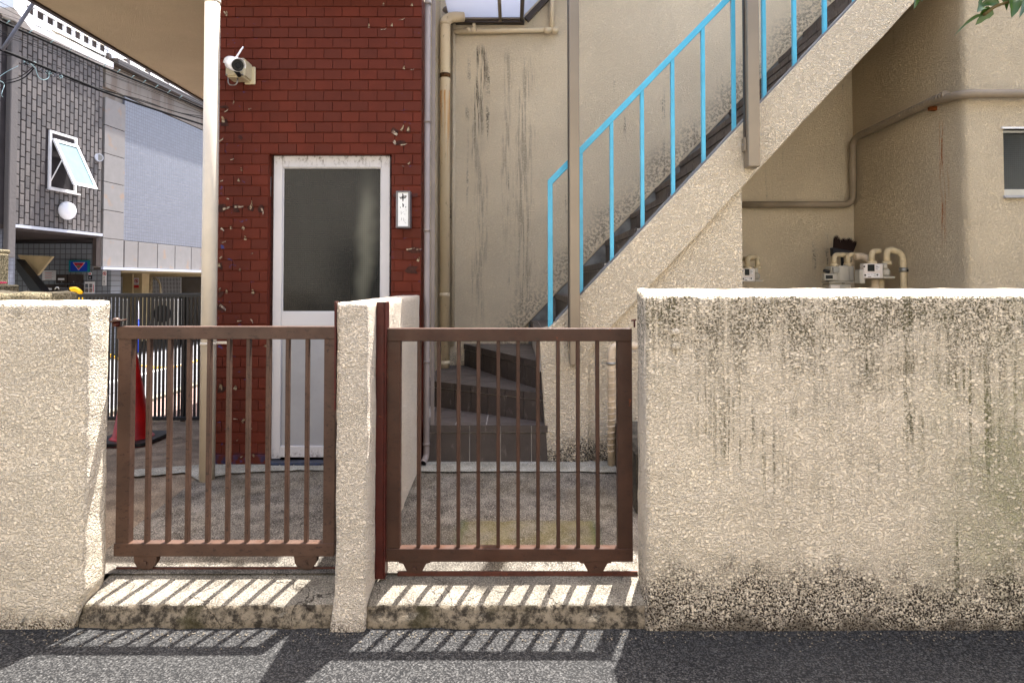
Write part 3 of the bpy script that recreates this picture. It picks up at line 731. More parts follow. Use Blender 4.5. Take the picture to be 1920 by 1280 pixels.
# ---- nameplate
t = thing('name_sign', 'small grey framed name box with brushed black characters right of the door', 'sign', P(756, 392, YB))
a = P(742, 427, YB-.075); b = P(769, 358, YB-.075)
fwd = .0125
fr = MB(); Yn = YB-.075
fr.box(a.x, a.x+fwd, Yn, YB-.012, a.z, b.z); fr.box(b.x-fwd, b.x, Yn, YB-.012, a.z, b.z)
fr.box(a.x+fwd, b.x-fwd, Yn+.0005, YB-.012, a.z, a.z+fwd*.8); fr.box(a.x+fwd, b.x-fwd, Yn+.0005, YB-.012, b.z-fwd*.8, b.z)
fr.build('sign_frame', plain('sign_frame_zinc', C(104, 102, 106), .4, .5, metal=.4, grime=.4), t, bevel=.001)
face = MB().box(a.x+fwd, b.x-fwd, Yn+.006, YB-.02, a.z+fwd*.8, b.z-fwd*.8).build('sign_face', plain('sign_face_white', C(224, 226, 226), .4, .4, var=.03, grime=.08), t)
def SG(u, v): # zoom coordinates of the nameplate close-up (711 x 1280 over 50 x 90 photo px)
    return P(730+u/14.22, 345+v/14.22, Yn+.0045)
def stroke(pts, wz, mat, name='brush_stroke', parent=None):
    wz = wz/14.22*Yn/F; m = MB(); pp = [SG(*q) for q in pts]; k = len(pp)
    vs = []; fs = []
    for i, p in enumerate(pp):
        tt = (pp[min(i+1, k-1)]-pp[max(0, i-1)]).normalized(); sd = Vector((-tt.z, 0, tt.x))
        ww = wz*(1 if 0 < i < k-1 else .6)
        vs += [p+sd*ww/2, p-sd*ww/2]
    for i in range(k-1): fs.append((2*i, 2*i+1, 2*i+3, 2*i+2))
    m.add(vs, fs); m.v = m.v+[v+Vector((0, .0012, 0)) for v in m.v]; n0 = len(vs)
    m.f += [[j+n0 for j in reversed(f)] for f in fs]; m.sm += [False]*len(fs)
    m.build(name, mat, parent)
for pts, wz in [([(355,255),(362,300),(362,400),(362,465)],34),([(280,345),(295,375),(318,392)],30),([(295,385),(340,372),(400,372),(440,350)],24),([(318,352),(345,342),(400,330),(440,322),(466,335)],26),([(438,330),(425,372),(405,380)],24),
                ([(352,515),(370,560),(362,622)],36),([(290,610),(300,640)],24),([(440,600),(430,635)],26)]: stroke(pts, wz, m_ink, parent=face)
for pts, wz in [([(310,720),(318,800),(330,808)],14),([(335,775),(385,735)],10),([(430,690),(465,708)],14),([(385,803),(430,810)],14),([(330,900),(315,975)],18),([(385,900),(380,980),(430,960)],16),([(260,1005),(275,998)],12),([(400,1005),(440,1050)],16)]: stroke(pts, wz, m_faded, parent=face)
MB().fb(769, 363, 783, 369, YB-.02, .008).build('bracket', m_post, t); MB().fb(737, 363, 742, 369, YB-.02, .008).build('bracket', m_post, t)
# ---- security camera
c0 = P(440, 131, YB-.13)
t = thing('security_camera', 'white bullet camera with antenna on a cream box beside the pole', 'camera', P(443, 132, YB))
Yb = YB-.13; a = P(421.5, 144, Yb); b = P(459, 108, Yb)
jb = MB().box(a.x, b.x, Yb, YB-.01, a.z, b.z).build('junction_box', m_cambox, t, bevel=.012, seg=3)
MB().box(b.x-.05, b.x+.02, YB-.02, YB-.006, a.z-.012, b.z-.02).build('mounting_plate', m_cambox, t, bevel=.004)
for (u, v) in ((425,111),(455,111),(425,140.5),(455,140.5)):
    p = P(u, v, Yb); MB().tube([(p.x, p.y-.004, p.z), (p.x, p.y+.002, p.z)], .006, 10).build('screw', m_metal, jb)
ax = Vector((.62, -.62, -.32)).normalized(); cc = P(439, 121, Yb-.08)
body = MB(); up = Vector((0, 0, 1)); sd = ax.cross(up).normalized(); uu = sd.cross(ax)
s0 = cc-ax*.065
body.tube([s0-ax*.008, s0, s0+ax*.06, s0+ax*.124], .033, 20, True, [.024, .037, .040, .039]); bo = body.build('camera_body', m_white, t)
# hood: upper half shell
vs = []; fs = []; n = 14
for q in (0, .142):
    for rad in (.043, .0455):
        for i in range(n+1):
            th = math.pi*(i/n)*1.1-.15; vs.append(s0+ax*(q+.012*math.sin(max(0, th)) if q else q)+sd*math.cos(th)*rad+uu*math.sin(th)*rad)
N = n+1
for i in range(n):
    fs += [(i, i+1, 2*N+i+1, 2*N+i), (N+i, 2*N+N+i, 2*N+N+i+1, N+i+1), (2*N+i, 2*N+i+1, 3*N+i+1, 3*N+i), (i, N+i, N+i+1, i+1)]
MB().add(vs, fs, True).build('hood', m_white, t)
MB().tube([s0+ax*.124, s0+ax*.130], .036, 20, True).build('lens_housing', m_black, bo)
MB().tube([s0+ax*.130, s0+ax*.134], .018, 16, True).build('lens', plain('lens_glass', C(12, 12, 16), .08, .8), bo)
MB().tube([P(440,113,Yb-.06), P(456,88,Yb-.05)], .006, 10, True, [.0075, .0045]).build('antenna', m_white, t)
MB().tube([cc-ax*.02+Vector((0, .01, -.02)), (cc.x, Yb, cc.z-.045)], .014).build('mount_arm', m_black, t)
MB().tube(bend([P(428,144,Yb+.03), P(428,160,Yb+.03), P(444,160,Yb+.03), P(446,146,Yb+.03)], .04), .004, 8).build('cable', m_metal, t)
# ---------------------------------------------------------------- pipes beside the brick building
base = P(388, 897, 3.78)
t = thing('drainpipe', 'tall smooth cream pole-like drainpipe in front of the brick corner', 'pipe', base)
MB().tube([(base.x, 3.78, zc(3.78)-.02), (base.x, 3.78, 3.42)], .0455, 28).build('pipe', m_pole, t)
zz = P(0, 8, 3.78).z; MB().tube([(base.x, 3.78, zz), (base.x, 3.78, zz+.026)], .0475, 28).build('joint_ring', m_pole, t)
zz = P(0, 641, 3.78).z; MB().tube([(base.x, 3.78, zz-.02), (base.x, 3.78, zz)], .048, 28).build('pipe_band', m_pole, t)
MB().box(base.x+.04, base.x+.12, 3.785, 3.80, zz-.012, zz+.003).build('bracket', m_pole, t)
gp = P(801, 600, 4.05)
t = thing('grey_downpipe', 'slim grey plastic downpipe on the right edge of the brick wall', 'pipe', (gp.x, 4.03, .24))
x = gp.x; yy = 4.05-.02
MB().tube(bend([(x, yy, 3.34), (x, yy, .29), (x-.012, yy-.05, .262)], .03), .0205, 20).build('pipe', m_greypipe, t)
MB().tube([(x-.012, yy-.0505, .262), (x-.014, yy-.062, .258)], .0235, 20, False).build('outlet', m_greypipe, t)
MB().tube([(x-.0115, yy-.0515, .2618), (x-.0120, yy-.0530, .2612)], .0175, 16, True).build('outlet_mouth', m_dark, t)
for py in (7, 228, 432, 678, 832):
    z = P(0, py, yy).z; MB().tube([(x, yy, z-.009), (x, yy, z+.009)], .0235, 20).build('coupling', m_greypipe, t)
MB().box(x+.022, x+.046, 4.055, 4.075, .25, 3.34).build('corner_flashing', m_greypipe, label='flat grey metal strip behind the slim downpipe', cat='strip')
# old cream pipes in the inner corner
y5 = 5.38; a = P(833, 692, y5)
t = thing('old_drainpipe', 'old cream drainpipe with rusty band in the corner behind the steps', 'pipe', (a.x, y5, .68))
ztop = P(0, 34, y5).z
MB().tube(bend([(a.x, y5, .68), (a.x, y5, ztop), (a.x+.16, y5+.05, ztop+.035)], .09), .046, 22).build('pipe', m_oldpipe, t)
for py, rr_ in ((143, .049), (553, .049), (44, .0475), (680, .0485)):
    z = P(0, py, y5).z; MB().tube([(a.x, y5, z-.02), (a.x, y5, z+.02)], rr_, 22).build('pipe_band', plain('rusty_band', C(92, 62, 34), .8, .2, var=.4, vs=30) if py == 143 else m_oldpipe, t)
p = P(858, 30, 5.5); MB().ball((p.x-.03, 5.45, p.z+.03), .07, sc=(1.5, .9, .6)).build('collar', m_greypipe, t)
y6 = 5.52
t = thing('conduit', 'thin cream conduit with tee joints high on the back wall', 'pipe', P(849, 600, y6))
MB().tube([P(848.5, 648, y6), P(851.5, 40, y6)], .017, 12).build('pipe', m_back, t)
MB().tube([P(852, 60, y6-.01), P(1047, 56.5, y6-.01)], .024, 12).build('pipe', m_oldpipe, t)
MB().tube([P(888.5, 34, y6-.01), P(888.5, 58, y6-.01)], .017, 12).build('pipe', m_oldpipe, t)
MB().tube([P(1034.5, -30, y6-.01), P(1034.5, 57, y6-.01)], .02, 12).build('pipe', m_oldpipe, t)
for u in (888.5, 880, 1025, 1040): MB().tube([P(u-5, 58, y6-.01), P(u+5, 57.5, y6-.01)], .029, 12).build('tee_joint', m_oldpipe, t)
# ---------------------------------------------------------------- stucco building behind
sb = thing('stucco_building', 'cream stucco building behind the stairs with a small window at right', 'building', (1.5, 5.55, .2))
YW = 5.55; XC = 3.127; YF = 4.17
wobox(MB_ := MB(), -2.4, XC+.02, YW, YW+.2, .1, 6.2, .08, .01, .006, 3, None, 'y').build('back_wall', m_back, sb)
def wcor(p): return p
wx0 = P(1882, 300, YF).x; wx1 = wx0+.62; wz1 = P(0, 242, YF).z; wz0 = P(0, 367, YF).z
def wcor(p):
    if p.x > XC+.12 and p.y < YF+.05: p.y = YF+.001
    if p.x > XC+.18: p.x = XC+.2
    return p
m = MB(); wobox(m, XC, XC+.2, YF, 5.56, .0, 5.0, .05, .012, .005, 3, wcor, 'xy'); m.build('side_wall', m_side, sb)
for (a_, b_, c_, d_) in ((XC+.21, wx0, .0, 5.0), (wx0, wx1, .0, wz0), (wx0, wx1, wz1, 5.0), (wx1, 7.0, .0, 5.0)):
    MB().box(a_-.01 if a_ < wx0 else a_, b_, YF+.001, YF+.2, c_, d_).build('front_wall', m_side, sb)
MB().box(XC+.21, 7.0, YF+.21, 9.5, 4.9, 4.99).build('roof', m_lconc, sb)
MB().box(-2.4, XC+.2, YW+.21, 9.5, 6.1, 6.19).build('roof', m_lconc, sb)
win = MB(); fr_ = .035
win.box(wx0, wx1, YF+.03, YF+.09, wz0, wz0+.05); win.box(wx0, wx1, YF+.03, YF+.09, wz1-.02, wz1); win.box(wx0, wx0+.02, YF+.031, YF+.089, wz0+.05, wz1-.02); win.box(wx1-.03, wx1, YF+.031, YF+.089, wz0+.05, wz1-.02)
wo = win.build('window', m_metal, sb, bevel=.002, label='small wired glass window with aluminium sill')
MB().box(wx0+.02, wx1-.03, YF+.055, YF+.062, wz0+.05, wz1-.02).build('pane', m_glass2, wo)
MB().box(wx0-.01, wx1+.01, YF-.02, YF+.03, wz0-.018, wz0).build('window_sill', m_alu, wo, bevel=.003)
MB().box(wx0-.012, wx1+.01, YF-.012, YF+.03, wz1, wz1+.012).build('drip_edge', m_lwhite, wo)
MB().box(wx0, wx1, YF+.1, YF+.16, wz0, wz1).build('window_backing', m_dark, wo)
# ---------------------------------------------------------------- staircase
st = thing('exterior_staircase', 'outdoor stair with dark tiled steps rising right behind a cream stringer wall', 'staircase', (.5, 4.1, .24))
YS = 4.05
def S2(px, py): p = P(px, py, YS); return (p.x, p.z)
def ztop_(x): return 1.135+1.062*(x-.26)
def zbot_(x): return 1.139+1.066*(x-.668)
XE = 3.118
poly = [S2(1027, 874), S2(1012, 640), S2(1014, 617), S2(1030, 613.5)]
x = .30
while x < XE: poly.append((x, ztop_(x)+.004*fbm(Vector((x*6, 1, 0))))); x += .08
poly += [(XE, ztop_(XE)), (XE, zbot_(XE))]
x = 3.05
while x > .60: poly.append((x, zbot_(x)+.004*fbm(Vector((x*7, 5, 0))))); x -= .07
poly += [S2(1104, 658), S2(1103, 874)]
def prism_tri(mb, poly, y0, y1):
    mb.prism(poly, y0, y1); return mb
prism_tri(MB(), poly, YS, YS+.118).build('stringer_wall', m_string, st, bevel=.006)
p1 = S2(1397, 500)[0]
MB().prism([(S2(1100,0)[0], .2), (p1, .2), (p1, zbot_(p1)+.1), (.668, zbot_(.668)+.12), (S2(1100,0)[0], .95)], YS+.040, YS+.15).build('infill_wall', m_string, st, bevel=.005)
# grey cap strip along the inner top edge
capv = []
for x in (.29, XE):
    z = ztop_(x); capv.append((x, z))
m = MB(); m.hexa([(.29, YS+.02, ztop_(.29)-.004), (XE, YS+.02, ztop_(XE)-.004), (XE, YS+.1195, ztop_(XE)-.004), (.29, YS+.1195, ztop_(.29)-.004),
                  (.29, YS+.02, ztop_(.29)+.014), (XE, YS+.02, ztop_(XE)+.014), (XE, YS+.1195, ztop_(XE)+.014), (.29, YS+.1195, ztop_(.29)+.014)]); m.build('stringer_cap', m_cap, st)
nose = lambda x: 1.086+1.047*(x-.174)
MB().prism([(.5, zbot_(.5)+.02), (XE, zbot_(XE)+.02), (XE, nose(XE)-.27), (.5, nose(.5)-.27)], YS+.152, YW-.004).build('stair_slab', m_side, st)
# skirting band on the back wall
MB().prism([(.15, nose(.15)-.30), (XE, nose(XE)-.30), (XE, nose(XE)+.006), (.15, nose(.15)+.006)], YW-.022, YW-.001).build('skirting', m_skirt, st)
MB().prism([(.10, nose(.10)+.008), (XE, nose(XE)+.008), (XE, nose(XE)+.034), (.10, nose(.10)+.034)], YW-.034, YW-.002).build('skirting_lip', m_side, st, bevel=.004)
def clip(poly, nx, ny, d):                              # keep nx*x+ny*y<=d
    out = []
    for i in range(len(poly)):
        a, b = poly[i], poly[(i+1) % len(poly)]
        fa = nx*a[0]+ny*a[1]-d; fb_ = nx*b[0]+ny*b[1]-d
        if fa <= 0: out.append(a)
        if fa*fb_ < 0: t = fa/(fa-fb_); out.append((a[0]+(b[0]-a[0])*t, a[1]+(b[1]-a[1])*t))
    return out
def area(p): return abs(sum(p[i][0]*p[(i+1) % len(p)][1]-p[(i+1) % len(p)][0]*p[i][1] for i in range(len(p))))/2
def ccw(p):
    s = sum(p[i][0]*p[(i+1) % len(p)][1]-p[(i+1) % len(p)][0]*p[i][1] for i in range(len(p)))
    return p if s > 0 else p[::-1]
def inpoly_clip(cell, poly):
    poly = ccw(poly)
    for i in range(len(poly)):
        a, b = poly[i], poly[(i+1) % len(poly)]
        ex, ey = b[0]-a[0], b[1]-a[1]; L = math.hypot(ex, ey); nx, ny = ey/L, -ex/L
        cell = clip(cell, nx, ny, nx*a[0]+ny*a[1]-.0015)
        if len(cell) < 3: return []
    return cell
def tread_tiles(step, poly, z, a, b, T=.152, J=.006, off=.052):
    a = Vector(a); b = Vector(b); d = (b-a).normalized(); nrm = Vector((-d.y, d.x))
    if (Vector((sum(p[0] for p in poly)/len(poly), sum(p[1] for p in poly)/len(poly)))-a).dot(nrm) < 0: nrm = -nrm
    for i in range(-12, 14):
        for j in range(-1, 12):
            v0, v1 = ((-.012, off-J) if j == -1 else (off+j*T, off+(j+1)*T-J))
            u0, u1 = i*T, (i+1)*T-J
            cell = [a+d*u+nrm*v for u, v in ((u0, v0), (u1, v0), (u1, v1), (u0, v1))]
            c = inpoly_clip([(q.x, q.y) for q in cell], poly)
            if len(c) >= 3 and area(c) > .0006: MB().slab(ccw(c), z-.004, z+.005+R.uniform(-.0006, .0006)).build('tread_tile', m_tread_lit, step)
def riser_tiles(step, a, b, z0, z1, out, T=.152, J=.006, start=0.0):
    a = Vector(a); b = Vector(b); L = (b-a).length; d = (b-a).normalized(); u = -start
    ox, oy = out
    while u < L:
        p, q = max(u, 0), min(u+T-J, L)
        if q-p > .012:
            A = a+d*p; B = a+d*q
            for (lo, hi, e) in ((z0+.004, z1-.046, .009), (z1-.040, z1+.0055, .016)):
                pts = [(A.x, A.y), (B.x, B.y), (B.x+ox*e, B.y+oy*e), (A.x+ox*e, A.y+oy*e)]
                MB().slab(ccw(pts), lo, hi).build('riser_tile', m_tile, step)
        u += T
zs = [.236, .4815, .675, .870, 1.086]
W1 = [(-.578, 4.062), (.236, 4.062), (.233, 4.14), (-.578, 4.66), (-.652, 4.70), (-.652, 4.2), (-.60, 4.19)]
W2 = [(.232, 4.14), (.228, 4.25), (-.424, 5.545), (-.652, 5.545), (-.652, 4.707)]
W3 = [(.228, 4.25), (.232, 4.36), (.178, 5.545), (-.424, 5.545)]
for Wp, z0, z1, ln, out in ((W1, zs[0]-.1, zs[1], ((-.578, 4.062), (.236, 4.062)), (0, -1)), (W2, zs[1]-.1, zs[2], ((-.652, 4.707), (.232, 4.14)), None), (W3, zs[2]-.1, zs[3], ((-.424, 5.545), (.228, 4.25)), None)):
    s = MB().slab(ccw(Wp if Wp is not W1 else [(-.578, 4.062), (.236, 4.062), (.233, 4.3), (-.652, 4.9), (-.652, 4.2), (-.578, 4.19)]), z0, z1).build('step', m_grout, st)
    d = Vector((ln[1][0]-ln[0][0], ln[1][1]-ln[0][1])).normalized()
    if out is None:
        out = (d.y, -d.x)
        if out[1] > 0 : out = (-out[0], -out[1])
    if Wp is W3: out = (-abs(out[0]), -abs(out[1]))
    riser_tiles(s, ln[0], ln[1], z0+.1, z1, out, start=.11 if Wp is W1 else .03, T=.205 if Wp is W1 else .152)
    tread_tiles(s, Wp if Wp is not W1 else W1[:4], z1, ln[0], ln[1], T=.205 if Wp is W1 else .152)
for k in range(13):
    x0 = .178+.2275*k; z = 1.086+.2387*k
    if x0 > 3.0: break
    x1 = min(x0+.2275, 3.11); s = MB().prism([(x0, z), (x1, z), (x1, z-.04), (x0, z-.28)], 4.172, YW-.03).build('step', m_grout, st)
    if k == 0: riser_tiles(s, (x0, YW-.03), (.232, 4.40), zs[3], z, (-1, 0))
    else: riser_tiles(s, (x0, YW-.03), (x0, 4.172), z-.2387, z, (-1, 0), start=.05)
    if k < 2: tread_tiles(s, [(x0, 4.172), (x0+.2275, 4.172), (x0+.2275, YW-.03), (x0, YW-.03)], z, (x0, YW-.03), (x0, 4.172))
# ---- railing
rl = thing('stair_railing', 'bright light blue steel handrail with square balusters on the stringer', 'railing', P(1031, 612, 4.11))
YR = 4.11
a = P(1031.5, 343, YR); b = P(1319, 46, YR); sl_ = (b.z-a.z)/(b.x-a.x)
e = Vector((3.05, YR, a.z+sl_*(3.05-a.x)))
MB().beam((a.x-.004, YR, a.z), e, .034, .040).build('handrail', m_rail, rl, bevel=.002)
MB().box(a.x-.0165, a.x+.0165, YR-.016, YR+.016, 1.12, a.z+.012).build('baluster', m_rail, rl, bevel=.0015)
for i in range(1, 14):
    x = a.x+.2083*i; zt_ = a.z+sl_*(x-a.x)-.012
    if x > 3.04: break
    MB().box(x-.0125, x+.0125, YR-.013, YR+.013, ztop_(x)-.01, zt_).build('baluster', m_rail, rl, bevel=.001)
# ---- canopy over the stair
cn = thing('stair_canopy', 'frosted canopy on brown aluminium posts above the stair', 'canopy', P(1077, 685, 3.96))
def post(u0, u1, vb, ztop):
    p = P(u0, 400, 3.955); q = P(u1, 400, 3.955); zb_ = P(0, vb, 3.955).z
    o = MB().box(p.x, q.x, 3.955, 4.045, zb_, ztop).build('post', m_bronze, cn, bevel=.004)
    MB().box(p.x-.012, p.x-.0005, 3.99, 4.044, zb_+.11, zb_+.20).build('bracket', m_bronze, o, bevel=.002)
    MB().box(p.x-.006, p.x-.0004, 4.0, 4.03, zb_+.2, ztop).build('post_channel', m_bronzed, o)
    MB().tube([(p.x-.018, 4.02, zb_+.155), (p.x-.010, 4.02, zb_+.155)], .007, 6).build('bolt', m_metal, o)
    return (p.x+q.x)/2
ZC = P(0, 37, YW-.05).z+.02
post(1068, 1087, 684, ZC+.30); post(1405, 1427, 312, ZC+1.50)
yb_, yf_, ys_0, ys_1 = YW-.01, 4.14, 4.14, 5.05
xr_ = P(983, 40, YW-.05).x
MB().box(-.575, xr_, yb_-.055, yb_, ZC-.055, ZC-.005).build('wall_beam', m_bronzed, cn, bevel=.003)
MB().box(-.575, xr_, yb_-.075, yb_-.0555, ZC-.03, ZC-.018).build('beam_lip', m_bronze, cn)
MB().box(-.575, xr_, yf_, yf_+.05, ZC-.055, ZC-.005).build('front_beam', m_bronzed, cn, bevel=.003)
for px_, wd in ((819, .03), (938, .03), (978, .034)):
    x = P(px_, 38, YW-.05).x; MB().box(x-wd/2, x+wd/2, yf_+.051, yb_-.056, ZC-.05, ZC-.006).build('rafter', m_bronzed if px_ != 938 else m_bronze, cn, bevel=.003)
MB().box(-.575, xr_, yf_, yb_, ZC, ZC+.006).build('roof_panel', m_poly, cn)
sx1 = 3.0; sz1 = ZC+1.06*(sx1-xr_)
for y, y2 in ((ys_0, ys_1), (4.85, 5.25), (yb_-.05, yb_-.05)): MB().beam((xr_+.02, y+.02, ZC-.02), (sx1, y2+.02, sz1-.02), .04, .05).build('sloping_rafter', m_bronzed, cn)
MB().hexa([(xr_-.03, ys_0, ZC+.008), (sx1, ys_1, sz1+.008), (sx1, yb_, sz1+.008), (xr_-.03, yb_, ZC+.008), (xr_-.03, ys_0, ZC+.014), (sx1, ys_1, sz1+.014), (sx1, yb_, sz1+.014), (xr_-.03, yb_, ZC+.014)]).build('roof_panel', m_poly, cn)
# ---- water pipe by the right gate
yy = 3.99
t = thing('water_pipe', 'taped cream water pipe on the stringer wall behind the right gate', 'pipe', P(1147, 868, yy))
MB().tube(bend([P(1147, 872, yy), P(1146, 649, yy), P(1200, 648, yy)], .05), .0255, 18).build('pipe', m_lag, t)
for i in range(16):
    py = 670+i*11.5; p = P(1146.5, py, yy); q = P(1146.5, py+3, yy)
    MB().tube([(p.x-.001, yy, p.z), (q.x+.001, yy, q.z)], .0268, 16).build('tape_wrap', m_lag, t)
z = P(0, 681, yy).z; MB().tube([(P(1146,681,yy).x, yy, z-.008), (P(1146,681,yy).x, yy, z+.008)], .029, 18).build('pipe_clamp', m_metal, t)
MB().box(P(1129,681,yy).x, P(1160,681,yy).x, yy+.02, yy+.026, z-.007, z+.007).build('clamp_strap', m_metal, t)
MB().box(.672, .90, 3.3, 4.04, .12, .52).build('dark_block', m_conc('dark_block_concrete', C(90, 84, 74), C(50, 46, 40)), label='dark block glimpsed between right gate and long wall', cat='stone', bevel=.02)  # dark block in the narrow opening between gate and wall
# ---- gas pipe along the alcove and wing wall
t = thing('gas_pipe', 'long taped pipe bending round the corner under the stair', 'pipe', P(1500, 384, 5.48))
yg = 5.49; pts = [P(1392, 384, yg), P(1596, 384, yg), P(1594, 262, yg)]
zt_ = pts[2].z; corner = Vector((XC-.04, YF-.045, P(0, 180, YF).z))
pts[2] = Vector((XC-.045, 5.47, zt_)); pts[1] = Vector((XC-.045, 5.48, P(0, 384, yg).z)); pts[0].z = pts[1].z
pts += [Vector((XC-.045, YF+.25, zt_+.03)), corner, Vector((7, YF-.045, corner.z))]
MB().tube(bend(pts, .09), .030, 18).build('pipe', m_gaspipe, t)
w2 = []
for i in range(34):
    y = 5.35-.032*i; p = Vector((XC-.045, y, zt_+.03*(5.47-y)/1.05)); MB().tube([p, p+Vector((.0, -.014, .003))], .0318, 14).build('tape_wrap', m_gaspipe, t)
MB().box(XC-.05, XC, 4.44, 4.47, zt_-.03, zt_-.0).build('rusty_bracket', plain('rust', C(110, 60, 26), .9, .1, var=.3, vs=40), t)
# ---- gas meters
def elbow(parent, a, b, c, r=.020):
    MB().tube(bend([a, b, c], r*2.0, 6), r, 14).build('elbow', m_gasel, parent)
def meterA(u0, v0, u1, v1, Y, label, grp='gas meters in the alcove'):
    t = thing('gas_meter', label, 'gas meter', P((u0+u1)/2, v1, Y), grp); W = u1-u0; Hh = v1-v0
    def q(a, b, c, d, dy, th, nm, mt, bv=.004, pr=t): return MB().fb(u0+W*a, v0+Hh*b, u0+W*c, v0+Hh*d, Y+dy, th).build(nm, mt, pr, bevel=bv)
    q(.22, .04, .95, .60, .02, .12, 'body', m_meter, .012)
    q(.45, .02, .80, .62, .0, .03, 'front_bulge', m_meter, .012)
    q(.28, .08, .48, .28, .005, .02, 'badge_plate', m_metal, .002)
    f = q(.0, .32, .36, .56, -.01, .05, 'counter_housing', m_meter, .004)
    q(.04, .37, .26, .50, -.013, .002, 'counter_window', m_lcd, 0, f)
    q(.15, .60, .98, .66, .01, .13, 'flange', m_meter, .003)
    b_ = q(.16, .68, .86, 1.05, .02, .12, 'lower_body', m_meter, .01)
    q(.2, .74, .48, 1.0, .015, .004, 'label_plate', m_meterw, 0, b_)
    q(.24, .86, .38, .92, .013, .001, 'label_print', m_ink, 0, b_)
    a = P(u0+W*.30, v0, Y+.07); bq = P(u0+W*.72, v0, Y+.07)
    for p in (a, bq):
        MB().tube([p-Vector((0, 0, .01)), p+Vector((0, 0, .012))], .034, 12).build('union_nut', m_gasel, t)
        elbow(t, p, p+Vector((0, 0, .085)), p+Vector((.12, .02, .085)))
    MB().tube([P(u0-W*.02, v0+Hh*.2, Y), P(u0+W*.14, v0+Hh*.24, Y)], .013, 10).build('tap_handle', m_black, t)
    return t
def meterB(u0, v0, u1, v1, Y, label, grp='gas meters in the alcove', tall=True):
    t = thing('gas_meter', label, 'gas meter', P((u0+u1)/2, v1, Y), grp); W = u1-u0; Hh = v1-v0
    def q(a, b, c, d, dy, th, nm, mt, bv=.004, pr=t): return MB().fb(u0+W*a, v0+Hh*b, u0+W*c, v0+Hh*d, Y+dy, th).build(nm, mt, pr, bevel=bv)
    bd = q(.0, .0, .80, 1.0, 0, .06, 'body', m_meterw, .006)
    q(.78, -.02, 1.0, .35, .02, .1, 'body', m_meter, .008); q(.82, .3, 1.16, .9, .02, .1, 'housing', m_meter, .02); q(.8, .86, 1.3, 1.0, .02, .1, 'flange', m_meter, .004)
    q(-.16, .4, .06, 1.35, .01, .08, 'side_cover', m_meter, .008)
    q(.16, .06, .44, .52, -.003, .004, 'lcd_display', m_lcd, 0, bd)
    lp = q(.47, .08, .66, .44, -.002, .002, 'print_plate', m_paper, 0, bd)
    for k in range(5): q(.485+.03*(k % 2), .12+.06*k, .52+.12*((k*7) % 3)/2, .145+.06*k, -.004, .001, 'print', m_ink, 0, bd)
    q(.10, .66, .66, .94, -.002, .002, 'print_plate', m_paper, 0, bd)
    for (a, b, c, d) in ((.14, .72, .26, .74), (.3, .72, .36, .74), (.16, .86, .30, .90), (.40, .70, .50, .72), (.40, .80, .50, .82)): q(a, b, c, d, -.004, .001, 'print', m_ink, 0, bd)
    for (a, b) in ((.02, .2), (.06, .78), (.56, .76)):
        p = P(u0+W*a, v0+Hh*b, Y-.004); MB().tube([p, p+Vector((0, .006, 0))], .007, 10).build('screw', m_black, bd)
    a = P(u0+W*.32, v0, Y+.05); bq = P(u0+W*.95, v0, Y+.07)
    for p in (a, bq): MB().tube([p-Vector((0, 0, .01)), p+Vector((0, 0, .018))], .036, 14).build('union_nut', m_gasel, t)
    elbow(t, a, a+Vector((0, 0, .095)), a+Vector((.08, .03, .1)), .022)
    if not tall: elbow(t, bq, bq+Vector((0, 0, .09)), bq+Vector((-.03, .25, .09)), .022); return t
    pts = [bq, bq+Vector((0, 0, .12)), P(1692, 474, Y+.07), P(1694, 505, Y+.07), P(1694, 640, Y+.07)]
    MB().tube(bend(pts, .07), .025, 16).build('elbow_pipe', m_gasel, t)
    return t
meterA(1546, 497, 1606, 548, 4.95, 'grey gas meter with tap, below the broom head')
meterB(1620, 494, 1665, 522, 4.75, 'white gas meter with dark display, rightmost by its tall bent pipe')
meterB(1392, 503, 1422, 528, 5.2, 'gas meter half hidden by the stair wall edge, leftmost of the three', tall=False)
for u, r_ in ((1640, .03), (1652, .024)):
    MB().tube([P(u, 524, 4.85), P(u, 640, 4.85)], r_, 14).build('supply_pipe', m_lag if u == 1640 else m_gasel, label='thick tan supply pipe rising under the white meter' if u == 1640 else 'thinner cream supply pipe right of the thick one under the white meter', cat='pipe')
MB().tube(bend([P(1602, 482, 5.0), P(1618, 480, 5.0), P(1634, 492, 4.95), P(1638, 520, 4.9)], .05), .03, 14).build('lagged_pipe', m_lag, label='tape wrapped pipe arching from the grey meter behind the white one', cat='pipe')
t = thing('pipe_clip', 'metal clip arm holding the tall bent gas pipe to the wall', 'bracket', P(1700, 507, 4.85))
MB().tube([P(1694, 510, 4.82), P(1694, 502, 4.82)], .031, 14).build('clip_ring', m_metal, t); MB().beam(P(1698, 507, 4.80), P(1719, 507, 4.80), .02, .02).build('arm', m_black, t)
